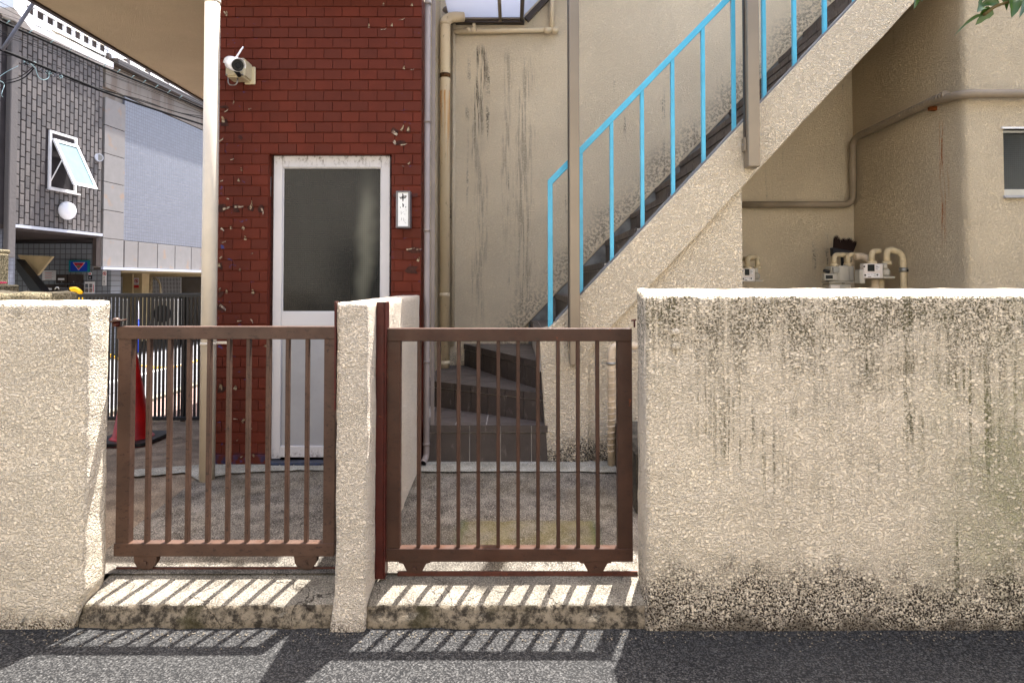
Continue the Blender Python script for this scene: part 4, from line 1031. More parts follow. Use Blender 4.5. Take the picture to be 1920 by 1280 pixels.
# ---- broom
t = thing('broom', 'dark upturned broom head leaning in the alcove corner above the meters', 'broom', P(1584, 560, 5.3))
yq = 5.3
def Q(u, v, y=yq): return P(1530+u/9.6, 430+v/9.6, y)
p = [Q(300, 325), Q(310, 480), Q(640, 480), Q(690, 400)]
m = MB(); m.add([*p, *[v+Vector((0, .05, 0)) for v in p]], [(0,1,2,3),(7,6,5,4),(0,4,5,1),(1,5,6,2),(2,6,7,3),(3,7,4,0)]); m.build('head', plain('broom_plastic', C(44, 46, 54), .4, .4), t, bevel=.004)
m = MB()
for i in range(1100):
    s = R.random(); b0 = Q(305+s*370, 335+s*65, yq+R.uniform(.004, .046)); lean = 30+s*25+R.uniform(-25, 25)
    L = 205+60*noise.noise(Vector((s*5, 0, 0)))+R.uniform(-30, 20); tt = b0+(Q(lean, -L)-Q(0, 0)); w_ = Vector((.0022, 0, 0))
    m.add([b0-w_, b0+w_, tt], [(0, 1, 2)])
m.build('bristles', plain('bristle', C(44, 28, 24), .7, .2), t, kind='stuff')
MB().tube([Q(470, 480, yq+.025), Q(520, 1700, yq+.03)], .012, 10).build('handle', m_black, t)
# ---------------------------------------------------------------- cone
cx = P(248, 820, 4.62); zc0 = zc(4.62)
t = thing('traffic_cone', 'red traffic cone on a black base behind the left gate', 'traffic cone', (cx.x, 4.62, zc0))
prof = [(.150, .030), (.142, .036), (.128, .05), (.030, .63), (.024, .648), (.016, .65)]
m = MB(); m.tube([(cx.x, 4.62, zc0+z) for r_, z in prof], 1, 32, True, [r_ for r_, z in prof]); m.build('cone_body', m_red, t)
def rsq(s_, k): return [(cx.x+s_*math.copysign(abs(math.cos(a))**.35, math.cos(a)), 4.62+s_*math.copysign(abs(math.sin(a))**.35, math.sin(a))) for a in [2*math.pi*i/28 for i in range(28)]]
MB().slab(rsq(.205, 0), zc0+.006, zc0+.03).build('base_weight', m_black, t); MB().slab(rsq(.198, 0), zc0+.001, zc0+.006).build('base_rim', m_red, t)
# ---------------------------------------------------------------- black fence
yF = 5.25; xa = P(146, 560, yF).x; xb_ = -1.98; zt_ = P(0, 550, yF).z; zb_ = P(0, 788, yF).z
fn = thing('black_fence', 'low black metal fence of closely set vertical bars left of the pole', 'fence', (xa, yF, zb_))
MB().box(xa-.4, xb_, yF, yF+.03, zt_-.034, zt_).build('top_rail', m_fence, fn, bevel=.002)
MB().box(xa-.4, xb_, yF, yF+.03, zb_, zb_+.032).build('bottom_rail', m_fence, fn, bevel=.002)
me = None; x = xa-.4+.02; i = 0
while x < xb_-.01:
    if me is None: o = MB().box(x-.008, x+.008, yF+.006, yF+.022, zb_+.032, zt_-.034).build('bar', m_fence, fn); me = o.data; bz = WL[o.name].z
    else: place('bar', me, (x, yF+.014, bz), fn)
    x += .0339
for x in (xa-.38, xa+.9, xb_-.05): MB().box(x-.02, x+.02, yF+.0315, yF+.06, zb_-.05, zt_-.002).build('fence_post', m_fence, fn)
# ---------------------------------------------------------------- neighbour's low walls at far left
m = MB(); a = P(150, 562, 3.42)
def wN(p):
    p.z += .010*fbm(Vector((p.x*5, 1, 2))) if p.z > 1 else 0
    return p
wobox(m, -5.5, a.x, 3.2, 3.42, 0, P(0, 548, 3.25).z+.004, .04, .025, .008, 9, wN)
m.build('low_wall', m_mossc, label='rough mossy low wall with rounded end behind the left stucco wall', cat='wall', origin=(-3.5, 3.3, 0))
a = P(37, 548, 3.70)
MB().box(-5.5, a.x, 3.5, 3.7, 0, P(0, 534, 3.55).z).build('concrete_block', m_mossc, label='stepped concrete block behind the mossy low wall at far left', cat='block', bevel=.008)
a = P(17, 500, 4.4)
t = thing('concrete_pillar', 'weathered concrete pillar with flat cap at the left edge', 'pillar', (a.x-.2, 4.3, 0))
MB().box(a.x-.4, a.x, 4.2, 4.4, 0, P(0, 474, 4.2).z).build('shaft', m_mossc, t, bevel=.006)
MB().box(a.x-.42, P(21, 470, 4.43).x, 4.18, 4.43, P(0, 474, 4.2).z+.001, P(0, 465, 4.18).z).build('cap', m_mossc, t, bevel=.008)
t = thing('pink_flower', 'small pink flower at the left edge above the concrete block', 'flower', P(2, 540, 3.6))
for i in range(7):
    an = i*2*math.pi/7; c = P(2, 530, 3.6)
    MB().ball((c.x+.016*math.cos(an), c.y+.016*math.sin(an), c.z), .014, 8, 5, (1, 1, .35)).build('petal', m_pinkf, t)
MB().tube([P(2, 531, 3.6), P(1, 548, 3.6)], .002, 6).build('stem', m_twig, t)
# yellow chain end lying on the low wall
def Z(u, v, y=3.24): return P(60+u/8.535, 470+v/8.535, y)
t = thing('cable_lock', 'yellow plastic clip on a thin black cable draped over the mossy wall', 'lock', Z(700, 650))
MB().tube(bend([Z(615, 610), Z(690, 602), Z(735, 618), Z(800, 680)], .02), .0085, 10).build('clip_body', m_yellow, t)
MB().tube(bend([Z(630, 636), Z(700, 640), Z(770, 685)], .02), .006, 8).build('clip_arm', m_yellow, t)
MB().tube(bend([Z(430, 600), Z(520, 605), Z(640, 602)], .02), .0022, 6).build('cable', m_black, t)
MB().tube(bend([Z(430, 630), Z(520, 632), Z(640, 628)], .02), .0022, 6).build('cable', m_black, t)
MB().tube(bend([Z(368, 622), Z(385, 585), Z(428, 590), Z(430, 625)], .01), .003, 8).build('hook', m_metal, t)
MB().tube([Z(752, 745), Z(752, 800)], .003, 6).build('strap', m_yellow, t); MB().tube([Z(808, 745), Z(808, 800)], .003, 6).build('strap', m_yellow, t)
# ---------------------------------------------------------------- street side: chain, building
t = thing('plastic_chain', 'yellow plastic chain sagging along the kerb behind the fence', 'chain', (-4.36, 6.4, 0))
prev = None; lm = None
for i in range(105):
    y = 6.2+i*.036; s = (y-8.1)/1.9; z = .34+.50*s*s*(1 if s < 0 else .8)
    m = MB(); n = 8; c = Vector((-4.36, y, z)); rg = []
    for k in range(n):
        an = 2*math.pi*k/n; rg.append(c+Vector(((.012*math.sin(an)) if i % 2 else 0, .026*math.cos(an), 0 if i % 2 else .012*math.sin(an))))
    if i < 2 or True: MB.tube(m, rg+[rg[0]], .0042, 5, False)
    if i == 0: allm = m
    else: allm.add(m.v, m.f, True)
allm.build('links', m_yellow, t)
for y in (6.2, 9.98): MB().tube([(-4.36, y, 0), (-4.36, y, .95)], .022, 12).build('chain_post', m_yellow, t)
sbd = thing('tiled_building', 'grey building across the lane with upright tiles and open window', 'building', (-8, 9, 0))
D = -6
MB().lbox(7.2, 10.80, 2.285, 5.30, -.35, -.001).build('wall', m_lgrout, sbd)
MB().lbox(10.80, 34, 2.22, 5.46, -.10, -.03).build('wall', m_lconc, sbd)
MB().lbox(7.2, 34, 5.3, 5.4, D, -.36).build('roof_deck', m_lconc, sbd)
MB().lbox(7.2, 10.8, 2.22, 2.284, D, -.002).build('ceiling', m_lime, sbd); MB().lbox(10.801, 12.39, 2.22, 2.284, D, -.36).build('ceiling', m_lime, sbd)
MB().lbox(10.8, 12.4, 1.66, 1.70, -.10, .02).build('beam_soffit', m_lime, sbd)
MB().lbox(12.4, 34, 1.66, 1.70, D, .02).build('beam_soffit', m_tan, sbd)
MB().lbox(10.8, 34, 1.702, 2.219, -.10, -.01).build('beam', m_lconc, sbd)
MB().lbox(9.0, 10.8, 2.255, 2.30, .0, .055).build('ledge', m_ledge, sbd)
MB().lbox(10.82, 34, 1.665, 1.715, .021, .06).build('ledge', m_ledge, sbd)
MB().lbox(10.72, 10.83, 1.72, 2.254, -.06, .004).build('beam_end', m_lime, sbd)
MB().lbox(8.90, 9.12, 0, 2.254, -.35, -.02).build('pillar', m_mos, sbd)
# upright wall tiles
tl = []
yq0, yq1 = LP(25, 300).y, 10.80
ncol = 19; cw = (yq1-yq0)/ncol; rh = .186
wY0, wY1, wZ0, wZ1 = 9.66, 10.22, 2.93, 3.87
for c_ in range(ncol):
    z = 2.31-(rh/2 if c_ % 2 else 0)
    while z < 5.28:
        za, zb2 = max(z+.007, 2.305), min(z+rh-.007, 5.285)
        ya, yb2 = yq0+c_*cw+.008, yq0+(c_+1)*cw-.008
        if zb2-za > .02:
            if yb2 > wY0 and ya < wY1 and zb2 > wZ0 and za < wZ1:
                if za < wZ0: tl.append((ya, yb2, za, min(zb2, wZ0-.01)))
                elif zb2 > wZ1: tl.append((ya, yb2, max(za, wZ1+.01), zb2))
            else: tl.append((ya, yb2, za, zb2))
        z += rh
tl = [q for q in tl if q[3]-q[2] > .015]
shared = None
for q in tl[:300]:
    if shared is None or abs(q[3]-q[2]-(rh-.014)) > .001:
        o = MB().lbox(q[0], q[1], q[2], q[3], 0, .022).build('wall_tile', m_ltile, sbd, bevel=.006)
        if abs(q[3]-q[2]-(rh-.014)) < .001: shared = o.data
    else:
        c = (lb(q[0], q[2], .011)+lb(q[1], q[3], .011))/2; place('wall_tile', shared, c, sbd)
m = MB()
for q in tl[300:]: m.lbox(q[0], q[1], q[2], q[3], 0, .022)
y = yq0-.62
for c_ in range(4):                                    # tiles left of the smooth strip
    z = 2.31-(rh/2 if c_ % 2 else 0)
    while z < 5.2: m.lbox(y+.008, y+cw-.008, z+.007, z+rh-.007, 0, .022); z += rh
    y += cw
m.build('wall_tile', m_ltile, sbd, kind='stuff')
MB().lbox(LP(9, 300).y, LP(24, 300).y, 1.8, 5.3, -.01, .07).build('corner_strip', m_ltile, sbd, bevel=.01)
# window
wf = MB(); f_ = .035
wf.lbox(wY0, wY1, wZ1-f_, wZ1, -.05, .03); wf.lbox(wY0, wY1, wZ0, wZ0+f_, -.05, .03); wf.lbox(wY0, wY0+f_, wZ0+f_, wZ1-f_, -.05, .03); wf.lbox(wY1-f_, wY1, wZ0+f_, wZ1-f_, -.05, .03); wf.lbox(wY0-.01, wY1+.06, wZ0-.02, wZ0-.001, -.0, .055)
wo = wf.build('window', m_lwhite, sbd, label='white framed window with its frosted sash propped open')
MB().lbox(wY0+f_, wY1-f_, wZ0+f_, wZ1-f_, -.05, -.04).build('dark_interior', m_dark, wo)
def SP(s, t, e=0):                                     # on the open sash: s along the wall, t down from the hinge
    return lb(wY0+.03+s*(wY1-wY0-.06), 3.74-.74*t, .03+.345*t+e)
sm = MB()
def sashbar(s0, t0, s1, t1): sm.hexa([SP(s0,t1),SP(s0,t1,.035),SP(s1,t1,.035),SP(s1,t1),SP(s0,t0),SP(s0,t0,.035),SP(s1,t0,.035),SP(s1,t0)])
sashbar(0, 0, 1, .06); sashbar(0, .94, 1, 1); sashbar(0, .06, .09, .94); sashbar(.91, .06, 1, .94)
sm.build('sash', m_lwhite, wo)
MB().hexa([SP(.09,.94,.012),SP(.09,.94,.020),SP(.91,.94,.020),SP(.91,.94,.012),SP(.09,.06,.012),SP(.09,.06,.020),SP(.91,.06,.020),SP(.91,.06,.012)]).build('pane', m_panewin, wo)
MB().beam(lb(wY0+.04, 3.02, .0), SP(0, .48, .0), .012, .012).build('stay_arm', m_lwhite, wo)
# stone panels
ys_ = [10.86]+[LP(u, 480).y for u in (229,)]
for k in range(6):
    z = 1.716+.51*k
    MB().lbox(10.86, LP(229.5, 480).y, z+.006, z+.504, -.03, .02).build('stone_panel', m_panel, sbd, bevel=.003)
us = [231, 257, 293.5, 326.5, 357, 383]; yl = [LP(u, 480).y for u in us]
while len(yl) < 16: yl.append(yl[-1]+1.1)
for i in range(len(yl)-1): MB().lbox(yl[i]+.01, yl[i+1]-.01, 1.722, 2.216, -.009, .02).build('stone_panel', m_panel, sbd, bevel=.003)
MB().lbox(LP(231, 300).y, 34, 2.23, 4.93, -.029, .012).build('mosaic_field', m_mos, sbd)
MB().lbox(10.86, 34, 4.95, 5.44, -.029, .018).build('parapet_band', m_lconc, sbd)
# eaves, gutter, railing, roof
MB().lbox(9.05, 10.95, 5.30, 5.42, -.2, .10).build('eave', m_lwhite, sbd, bevel=.01)
MB().hexa([lb(8.6,5.36,.0),lb(8.6,5.36,.35),lb(9.18,5.28,.12),lb(9.18,5.28,-.1),lb(8.6,5.75,.0),lb(8.6,5.75,.35),lb(9.18,5.45,.12),lb(9.18,5.45,-.1)]).build('eave_corner', m_lwhite, sbd)
MB().lbox(10.97, 34, 5.40, 5.52, .02, .16).build('gutter', m_bronzed, sbd, bevel=.01)
rlz = thing('rooftop_railing', 'white rooftop railing and cream siding above the grey tiled wall', 'railing', lb(9.5, 5.42, 0))
MB().lbox(9.15, 10.9, 5.53, 5.57, -.06, -.01).build('bottom_rail', m_lwhite, rlz)
MB().lbox(9.0, 12.5, 5.42, 8.5, -1.2, -1.1).build('siding', m_lcream, rlz)
for i in range(18):
    y = 9.2+i*.19
    if y < 10.95: MB().lbox(y, y+.035, 5.57, 5.70 if y < 10.05 else 7.4, -.055, -.015).build('railing_post', m_lwhite, rlz)
MB().lbox(9.1, 10.95, 5.571, 5.72, -.075, -.062).build('slot_shade_board', m_lime, rlz)  # dark board standing in for the shade inside the railing slots
MB().lbox(9.1, 10.05, 5.705, 7.4, -.06, -.02).build('railing_panel', m_lwhite, rlz)
MB().lbox(10.95, 11.05, 5.42, 7.4, -.08, 0).build('railing_post', m_lwhite, rlz)
rf = MB().hexa([lb(11.05,5.50,.10),lb(34,5.50,.10),lb(34,8.3,-5),lb(11.05,8.3,-5),lb(11.05,5.53,.10),lb(34,5.53,.10),lb(34,8.33,-5),lb(11.05,8.33,-5)]).build('metal_roof', m_roofw, sbd)
for i in range(22):
    y = 11.3+i*.6; MB().beam(lb(y, 5.535, .1), lb(y, 8.335, -5), .03, .03).build('roof_seam', m_roofw, rf)
    if i < 14: MB().lbox(y+.2, y+.3, 5.62, 5.70, -.12, -.06).build('snow_guard', m_bronzed, rf)
MB().lbox(10.9, 10.97, 5.42, 5.58, -.02, .04).build('gutter_clip', m_bronzed, sbd)
# lamp and vent
c = lb(LP(116, 395).y, P(116, 395, LP(116,395).y).z, .09)
t = thing('wall_lamp', 'round white globe wall lamp under the open window', 'lamp', c)
MB().ball(c, .150, 24, 14, (.72, 1, 1)).build('globe', m_white, t); MB().tube([c+Vector((-.10, 0, 0)), c+Vector((-.03, 0, 0))], .08, 16).build('mount', m_white, t)
c = lb(LP(181, 296).y, LP(181, 296).z, .05)
t = thing('vent_cap', 'small round pale vent cap at the edge of the upright tiles', 'vent', c)
MB().tube([c+Vector((-.03, 0, 0)), c+Vector((.02, -.03, 0))], .07, 20).build('rim', m_ledge, t); MB().tube([c+Vector((.021, -.03, 0)), c+Vector((.024, -.033, 0))], .052, 20).build('grille', m_metal, t)
# entrance recess
YP = 12.0
MB().box(P(18,500,YP).x, P(208.5,500,YP).x, YP, YP+.3, 0, 2.21).build('entrance_wall', m_tilewall, sbd)
MB().box(-13, -12.9, 9, 20, 0, 2.0).build('inner_wall', m_tan, sbd)
q = P(35, 430, 11.2); q2 = P(140, 448, 11.2); MB().box(q.x-1, q2.x, 11.2, 11.5, q2.z, 2.22).build('dropped_beam', m_lime, sbd)
m = MB(); m.prism([(P(u, v, 11.3).x, P(u, v, 11.3).z) for u, v in ((33, 478), (98, 480.5), (70, 516), (58, 516))], 11.3, 11.36).build('stair_underside', m_tan, sbd)
m = MB(); m.prism([(P(u, v, 11.0).x, P(u, v, 11.0).z) for u, v in ((30, 486), (30, 505), (66, 560), (90, 560))], 11.0, 11.2).build('stair_stringer', m_fence, sbd)
t = thing('mailboxes', 'dark metal mailboxes with pale labels on the entrance wall', 'mailbox', P(115, 545, YP))
for (a, b, c, d) in ((104.5, 514.5, 125.5, 531), (127, 514.5, 148, 531), (81, 533, 103, 549), (104.5, 533, 125.5, 549), (127, 533, 148, 549)):
    o = MB().fb(a, b, c, d, YP-.14, .139).build('mailbox_door', m_lime, t, bevel=.006)
    if (a, b) in ((104.5, 514.5), (81, 533)): MB().fb(a+4, b+7, a+16, b+10.5, YP-.143, .003).build('name_strip', m_paper, o)
    p = P(a+11, b+13.5, YP-.144); MB().tube([p, p+Vector((0, .01, 0))], .008, 8).build('lock', m_metal, o)
def text(body, u, v, hpx, Y, mat, parent, name='lettering', vert=False):
    for i, ch in enumerate(body if vert else [body]):
        cu = bpy.data.curves.new(name, 'FONT'); cu.body = ch; cu.size = hpx*Y/F*1.0; cu.align_x = 'CENTER'; cu.align_y = 'CENTER'; cu.extrude = .0008; cu.resolution_u = 2
        tmp = bpy.data.objects.new('tmp', cu); COL.objects.link(tmp)
        dg = bpy.context.evaluated_depsgraph_get(); me = bpy.data.meshes.new_from_object(tmp.evaluated_get(dg)); bpy.data.objects.remove(tmp); bpy.data.curves.remove(cu)
        me.materials.clear(); me.materials.append(mat)
        o = place(name, me, P(u, v+i*hpx*1.02, Y), parent); o.rotation_euler = (math.pi/2, 0, 0)
def board(name, label, cat, u0, v0, u1, v1, Y, mat, th=.01):
    o = MB().fb(u0, v0, u1, v1, Y, th).build(name, mat, label=label, cat=cat); return o
o = board('entrance_sign', 'blue sign with teal border and red triangle in the dark entrance', 'sign', 128.5, 488, 167, 510, YP-.05, m_teal, .03)
MB().fb(131.8, 490.6, 163.6, 508.6, YP-.054, .003).build('blue_field', m_blue, o)
def flatpoly(pts, Y, mat, parent, name):
    return MB().prism([(P(u, v, Y).x, P(u, v, Y).z) for u, v in pts], Y, Y+.002).build(name, mat, parent)
flatpoly([(136.3, 492), (159.6, 492), (147.2, 506.8)], YP-.057, m_paper, o, 'triangle_outline'); flatpoly([(137.4, 492.7), (158.4, 492.7), (147.2, 505.8)], YP-.060, m_pink, o, 'triangle')
flatpoly([(146.8+3.6*math.cos(a_*.3927), 499.3+2.8*math.sin(a_*.3927)) for a_ in range(16)], YP-.063, m_green, o, 'oval')
for k in range(5): MB().fb(141+k*2.6, 494, 142.7+k*2.6, 495.8, YP-.063, .001).build('lettering', m_ink, o)
for k in range(3): MB().fb(144.6+k*1.6, 498.7, 145.6+k*1.6, 500, YP-.066, .001).build('lettering', m_pink, o)
o = board('notice', 'pale printed notice above the mailboxes', 'notice', 79, 507, 105, 525.5, YP-.02, m_paper)
for k in range(6): MB().fb(84, 509.5+2.2*k, 100-3*(k % 2), 510.3+2.2*k, YP-.022, .001).build('text_line', m_sred if k % 2 else m_faded, o)
MB().fb(84.5, 523.2, 98, 524.6, YP-.022, .001).build('text_line', m_faded, o)
o = board('no_entry_sign', 'tall white sign with black vertical characters on the grey entrance pillar', 'sign', 191.8, 507, 199.6, 535.5, YP-.02, m_paper)
def ringsign(u, v, r, Y, parent, fig=True):
    m = MB(); n = 20; vs = []
    for k in range(n):
        a_ = 2*math.pi*k/n
        for rr_ in (r, r*.72): q = P(u+rr_*math.cos(a_), v+rr_*math.sin(a_), Y); vs.append(q)
    m.add(vs, [(2*k, 2*k+1, (2*k+3) % (2*n), (2*k+2) % (2*n)) for k in range(n)]); m.v += [q+Vector((0, .001, 0)) for q in m.v]; m.f += [tuple(j+2*n for j in reversed(f)) for f in list(m.f)]; m.sm += [False]*n
    m.build('red_ring', m_sred, parent)
    a_ = P(u-r*.6, v-r*.6, Y-.001); b_ = P(u+r*.6, v+r*.6, Y-.001); MB().beam(a_, b_, .001, r*.24*Y/F).build('slash', m_sred, parent)
    flatpoly([(u-r*.25, v-r*.5), (u+r*.2, v-r*.5), (u+r*.35, v+r*.5), (u-r*.1, v+r*.5)], Y+.001, m_ink, parent, 'figure')
ringsign(196, 513, 3.4, YP-.024, o); text('立入禁止', 195.2, 520.3, 4.0, YP-.0225, m_ink, o, vert=True)
o = board('photo_notice', 'white poster with four small photographs beside the mailboxes', 'poster', 158.3, 528, 177.3, 550.5, YP-.02, m_paper)
for k, mt in enumerate((m_metal, m_faded, m_blue, m_fence)):
    MB().fb(159.6+(k % 2)*7.6, 532+8.6*(k//2), 165.4+(k % 2)*7.6, 539.4+8.6*(k//2), YP-.022, .001).build('photo', plain('photo_print_%d' % 0, C(110+k*14, 116+k*5, 124), .4, .3, var=.5, vs=60), o)
MB().fb(174.6, 534, 175.8, 547, YP-.022, .001).build('text_line', m_pink, o)
o = board('small_sign', 'tiny black and white sticker above the photo poster', 'sticker', 165.6, 516, 172.2, 523.6, YP-.02, m_ink)
MB().fb(167, 518.6, 170, 522, YP-.023, .001).build('figure', m_faded, o)
o = board('small_sign', 'tiny white sticker with red mark just right below the blue sign', 'sticker', 166, 510.6, 171.6, 515.4, YP-.02, m_paper)
MB().fb(167.2, 511.6, 170.2, 514.4, YP-.023, .001).build('figure', m_pink, o)
MB().fb(156.6, 513, 157.8, 523, YP-.02, .018).build('door_handle', m_metal, sbd)
# under the building: column, pipes, grid fence, wall
YQ = 15.0
cl = MB().fb(249, 512, 266.5, 640, YQ, .3).build('column', m_tan, sbd)
o = board('warning_sign', 'white and red warning sign on the beige column under the building', 'sign', 251.2, 521, 260, 534, YQ-.02, m_paper)
ringsign(255.6, 526.6, 3.6, YQ-.024, o); MB().fb(251, 534.6, 260, 539.6, YQ-.02, .01).build('red_panel', m_sred, o)
MB().fb(228, 512, 248.5, 640, YQ+1.0, .3).build('column', m_tan, sbd)
MB().fb(338, 512, 520, 640, YQ+3.4, .3).build('rear_wall', m_lconc, sbd)
for v in (536,): MB().fb(347, 521, 378, 521.6, YQ+3.39, .01).build('wall_joint', m_lime, sbd)
MB().fb(100, 508, 520, 518.5, YQ+1.2, .3).build('cross_beam', m_tan, sbd)
gf = thing('grid_fence', 'white wire grid fence seen under the building', 'fence', P(280, 600, 18))
MB().fb(337.5, 520, 339, 600, 18, .04).build('fence_post', m_lwhite, gf)
for k in range(18): MB().fb(206, 520+k*7.35, 338, 521.2+k*7.35, 17.98, .02).build('wire', m_lwhite, gf)
for k in range(48):
    u = 208+k*2.72; MB().fb(u, 519, u+.75, 640, 18.001, .02).build('wire', m_lwhite, gf)
MB().box(-30, -4, 24, 24.3, 0, 2.6).build('rear_hedge_wall', m_lime, label='dark wall behind the white grid fence', cat='wall')
t = thing('underfloor_pipe', 'pair of cream pipes under the building between column and grid fence', 'pipe', P(284, 600, 16.5))
MB().tube([P(283, 519, 16.5), P(281.5, 600, 16.5)], .045, 14).build('pipe', m_gasel, t); MB().tube([P(281.6, 546, 16.5), P(281.5, 551, 16.5)], .055, 14).build('collar', m_gasel, t)
MB().tube(bend([P(288, 521, 16.5), P(296, 524, 16.5), P(301, 536, 16.5), P(301, 600, 16.5)], .12), .026, 12).build('pipe', m_gasel, t)
MB().tube(bend([P(272, 521, 16.5), P(277, 526, 16.5), P(278, 540, 16.5), P(278, 600, 16.5)], .12), .022, 12).build('pipe', m_gasel, t)
for (u0, u1, lab) in ((286, 328, 'white air conditioner unit with dark grille under the building, seen through the fence'), (207, 226, 'partly hidden air conditioner unit beside the stucco wall end, through the fence')):
    t = thing('outdoor_unit', lab, 'air conditioner', P((u0+u1)/2, 625, 14)); bd = MB().fb(u0, 562, u1, 612, 14, .3).build('casing', m_meter, t, bevel=.015)
    c = P(u0+(u1-u0)*.45, 588, 13.99); MB().tube([c, c+Vector((0, -.02, 0))], .2 if u1-u0 > 30 else .09, 24).build('fan_grille', m_fence, t)
    MB().fb(u0, 561, u1, 563.5, 13.97, .34).build('lid', m_white, t)
t = thing('banner_pole', 'narrow white and blue furled banner behind the black fence', 'banner', P(257, 640, 10.5))
MB().tube([P(258.5, 560, 10.5), P(257.5, 598, 10.5)], .03, 10, True, [.008, .034]).build('cloth', m_white, t); MB().tube([P(257.5, 592, 10.5), P(258, 660, 10.5)], .036, 10, True, [.026, .038]).build('cloth_blue', m_blue, t)
# ---------------------------------------------------------------- overhead cables
def cable(name, label, pts, r, mat, Y0=6.2, Y1=9.5, group=None, seg=8, hang=1.0):
    n = len(pts); P3 = []
    u0, u1 = pts[0][0], pts[-1][0]
    for (u, v) in pts:
        t_ = (u-u0)/((u1-u0) or 1); Y = 1/((1-t_)/Y0+t_/Y1); P3.append(P(u, v, Y))
    out = []
    for i in range(n-1):
        for k in range(seg):
            t_ = k/seg; p0 = P3[max(0, i-1)]; p1 = P3[i]; p2 = P3[i+1]; p3 = P3[min(n-1, i+2)]
            out.append(.5*((2*p1)+(p2-p0)*t_+(2*p0-5*p1+4*p2-p3)*t_*t_+(3*p1-p0-3*p2+p3)*t_**3))
    out.append(P3[-1])
    return MB().tube(out, r, 6).build(name, mat, label=label, cat='cable', group=group)
cable('cable', 'thick black cable crossing above the open window, with clips along it', [(-40,17),(0,40),(94,81),(199,128),(290,165),(384,205),(420,220)], .014, m_cable)
cable('cable', 'thin wire just above the thick clipped black cable', [(-40,10),(0,33),(94,76),(199,122),(290,160),(384,201),(420,216)], .004, m_cable)
tcl = thing('cable_clips', 'pale clips tying the thin wire to the thick cable', 'clip', P(100, 84, 7))
for i, (u, v) in enumerate([(15,42),(57,60),(97,79),(132,94),(165,108),(196,123),(222,134),(248,145),(270,154),(293,163),(316,173),(338,183)]):
    t_ = (u+40)/460; Y = 1/((1-t_)/6.2+t_/9.5); MB().tube([P(u-2.5, v+2, Y-.03), P(u+3.5, v-3, Y-.03)], .004, 5).build('clip', m_cablel, tcl)
cable('cable', 'thick black cable running below the splice, lower than the clipped one', [(-40,78),(0,93),(94,131),(160,158),(199,174),(290,205),(384,235),(420,247)], .016, m_cable)
cable('cable', 'bundle cable leaving the messy splice toward the pole', [(60,118),(100,133),(160,158),(240,182),(320,207),(384,224),(420,232)], .008, m_cable, 6.8)
cable('cable', 'second bundle cable just under the splice', [(85,131),(130,150),(180,167),(260,186),(330,210),(384,219),(420,226)], .006, m_cable, 7)
thin = [[(-40,-17),(0,4),(100,55),(200,110),(300,160),(384,200)],[(20,-12),(100,38),(200,94),(300,152),(384,196)],[(-40,-8),(0,12),(120,74),(240,133),(384,199)],[(-40,45),(0,58),(90,88),(200,135),(300,172),(384,210)],[(-40,50),(0,62),(100,97),(200,140),(300,178),(384,214)],[(-40,90),(0,102),(70,112),(160,142),(260,178),(384,216)],[(-40,22),(0,25),(110,66),(220,116),(330,170),(384,197)],[(-40,58),(0,66),(110,104),(220,146),(330,186),(384,208)]]
for q, lb_ in zip(thin, ['hair-thin wire highest at the left edge, crossing the white railing', 'hair-thin wire that starts at the top of the picture right of the grey rod', 'hair-thin wire crossing the white eave corner just under the highest one', 'hair-thin wire directly below the thick clipped cable', 'hair-thin wire second below the thick clipped cable', 'hair-thin wire just under the lower thick cable at the left edge', 'hair-thin wire starting near the white eave corner and hugging the clipped cable', 'hair-thin wire midway between the two thick cables']): cable('thin_wire', lb_, q, .0028, m_cable, group='thin overhead wires')
cable('guy_rod', 'thick grey rod slanting up through the overhead cables', [(4,94),(40,40),(72,-8)], .017, m_cableg, 6.0, 6.2, seg=2)
cable('drop_wire', 'black wire looping down left from the splice, lower of the pair', [(64,128),(45,146),(20,155),(-6,156)], .006, m_cable, 6.2, 6.8)
cable('drop_wire', 'thin black wire looping left from the splice, upper of the pair', [(62,126),(40,143),(18,150),(-6,150)], .004, m_cable, 6.2, 6.8)
cable('drop_wire', 'straight pale wire from the left edge up to the splice', [(-4,146),(14,134),(34,124)], .003, m_cablel, 6.4, 6.6)
cable('drop_wire', 'pale looped wire hanging under the splice', [(58,120),(66,128),(72,144),(82,150),(91,146),(92,138)], .003, m_cablel, 6.6, 6.8)
cable('drop_wire', 'pale tangle at the left edge under the black loops', [(-4,150),(4,154),(8,160),(3,176),(5,182)], .003, m_cablel, 6.4, 6.6)
sp_ = thing('cable_splice', 'messy knot of clips and loops on the lower overhead cable', 'splice', P(80, 128, 7))
for i in range(34):
    s = R.random(); u = 44+s*72; v = 116+s*27+R.uniform(-5, 6); Y = 6.95+R.uniform(-.05, .05); a_ = R.uniform(0, 6); q = []
    for k in range(6): q.append(P(u+R.uniform(2, 5)*math.cos(a_+k), v+R.uniform(1.5, 4)*math.sin(a_+k), Y))
    MB().tube(bend(q, .02, 3), R.choice((.0025, .004, .006)), 5).build('wire_loop', R.choice((m_cable, m_cablel, m_cable, m_cableg)), sp_)
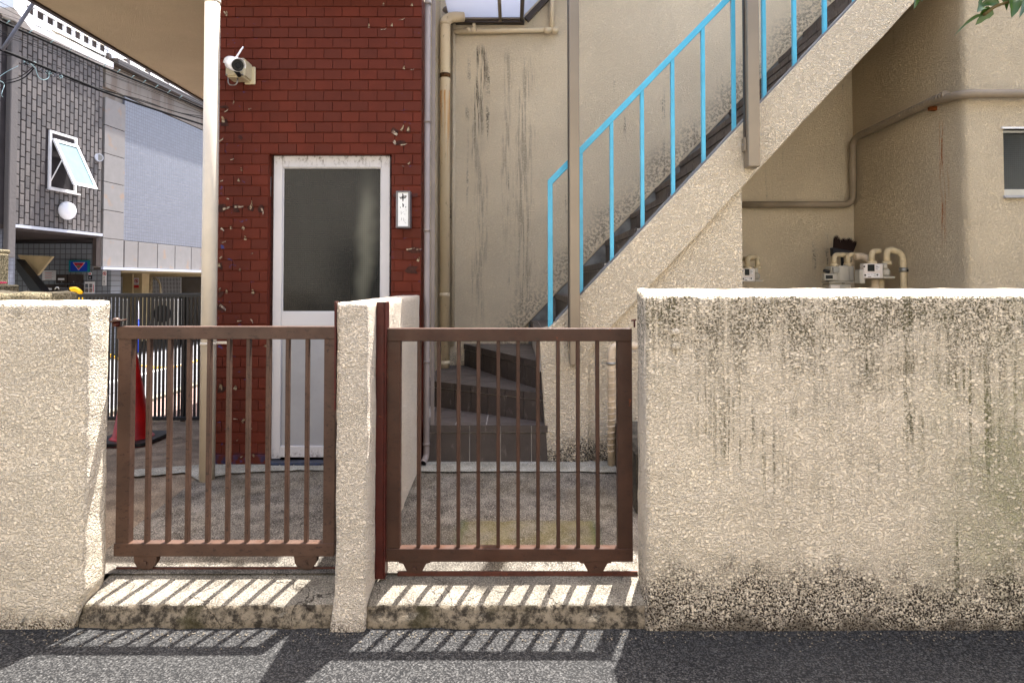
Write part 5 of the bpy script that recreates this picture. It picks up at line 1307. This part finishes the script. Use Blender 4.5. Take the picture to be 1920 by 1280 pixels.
# ---------------------------------------------------------------- overhanging branch, top right
YT = 2.9
tr = thing('tree', 'leafy branch tips hanging into the top right corner', 'tree', (3.6, 3.2, 0))
MB().tube([(3.6, 3.2, 0), (3.55, 3.2, 1.4), (3.5, 3.15, 2.6), (3.3, 3.0, 3.4)], .08, 12, True, [.1, .085, .06, .03]).build('trunk', m_twig, tr)
def V(u, v, y=YT): return P(u, v, y)
MB().tube(bend([Vector((3.5, 3.15, 2.6)), V(1990, -60), V(1900, 2), V(1868, 10), V(1845, 28)], .2), .008, 8, True).build('branch', m_twig, tr)
MB().tube(bend([V(1990, -60), V(1800, -60, 2.7), V(1735, -14, 2.7)], .2), .008, 8).build('branch', m_twig, tr)
def leaf(bu, bv, tu, tv, wpx, Y=YT, tilt=0.0, sag=.02):
    a = V(bu, bv, Y); b = V(tu, tv, Y+R.uniform(-.05, .05)); d = b-a; L = d.length; d.normalize(); wv = wpx*Y/F/2
    sd = d.cross(Vector((0, 1, 0))).normalized(); sd = (sd*math.cos(tilt)+Vector((0, 1, 0))*math.sin(tilt)).normalized(); nr = d.cross(sd)
    vs = []; fs = []; n = 9
    for i in range(n+1):
        t_ = i/n; wd = wv*(math.sin(math.pi*min(1, t_**.8))**.75)*(1-.25*t_) if 0 < i < n else 0.0005
        c = a+d*(L*t_)-Vector((0, 0, sag*math.sin(math.pi*t_)*-1)); wave = .06*wv*math.sin(t_*18)
        vs += [c+sd*(wd+wave)+nr*wd*.35, c+sd*wd*.5+nr*wd*.12, c, c-sd*wd*.5+nr*wd*.12, c-sd*(wd-wave)+nr*wd*.35]
    for i in range(n):
        for j in range(4): q = i*5+j; fs.append((q, q+1, q+6, q+5))
    MB().add(vs, fs, True).build('leaf', m_leaf, tr)
for q in [(1840,27,1789,68,12,YT,.9),(1845,14,1832,24,22),(1875,8,1836,14,22),(1862,-8,1834,6,18),(1862,20,1829,48,26,YT,.3),(1905,-4,1897,34,30),(1878,-14,1888,20,20),(1930,-20,1911,35,26,YT,.4),(1905,-30,1893,-2,20),(1880,-30,1860,0,18),
          (1724,-14,1714,18,20,2.7,.3),(1745,-20,1728,4,14,2.7),(1690,-14,1678,6,10,2.7,.8),(1940,-20,1925,10,24),(1950,-60,1900,-30,26),(1850,-40,1880,-20,20),(1970,-30,1940,30,26),(1800,-60,1760,-22,22,2.7)]: leaf(*q)

# ---------------------------------------------------------------- grit and small litter along the foot of the walls
m = MB()
for i in range(900):
    x = R.uniform(-2.6, 3.2); y = 2.53-abs(R.gauss(0, .05)); s_ = R.uniform(.0015, .005)
    if -1.75 < x < .6 and y > 2.52: y -= .02
    q = [Vector((x+s_*math.cos(k*1.571+R.random()), y+s_*math.sin(k*1.571+R.random()), .004)) for k in range(4)]; tp = Vector((x, y, .004+s_*R.uniform(.6, 1.3)))
    m.add(q+[tp], [(0, 1, 4), (1, 2, 4), (2, 3, 4), (3, 0, 4)])
m.build('grit', plain('grit_stone', C(120, 112, 100), .9, .1, var=.3, vs=300), kind='stuff')
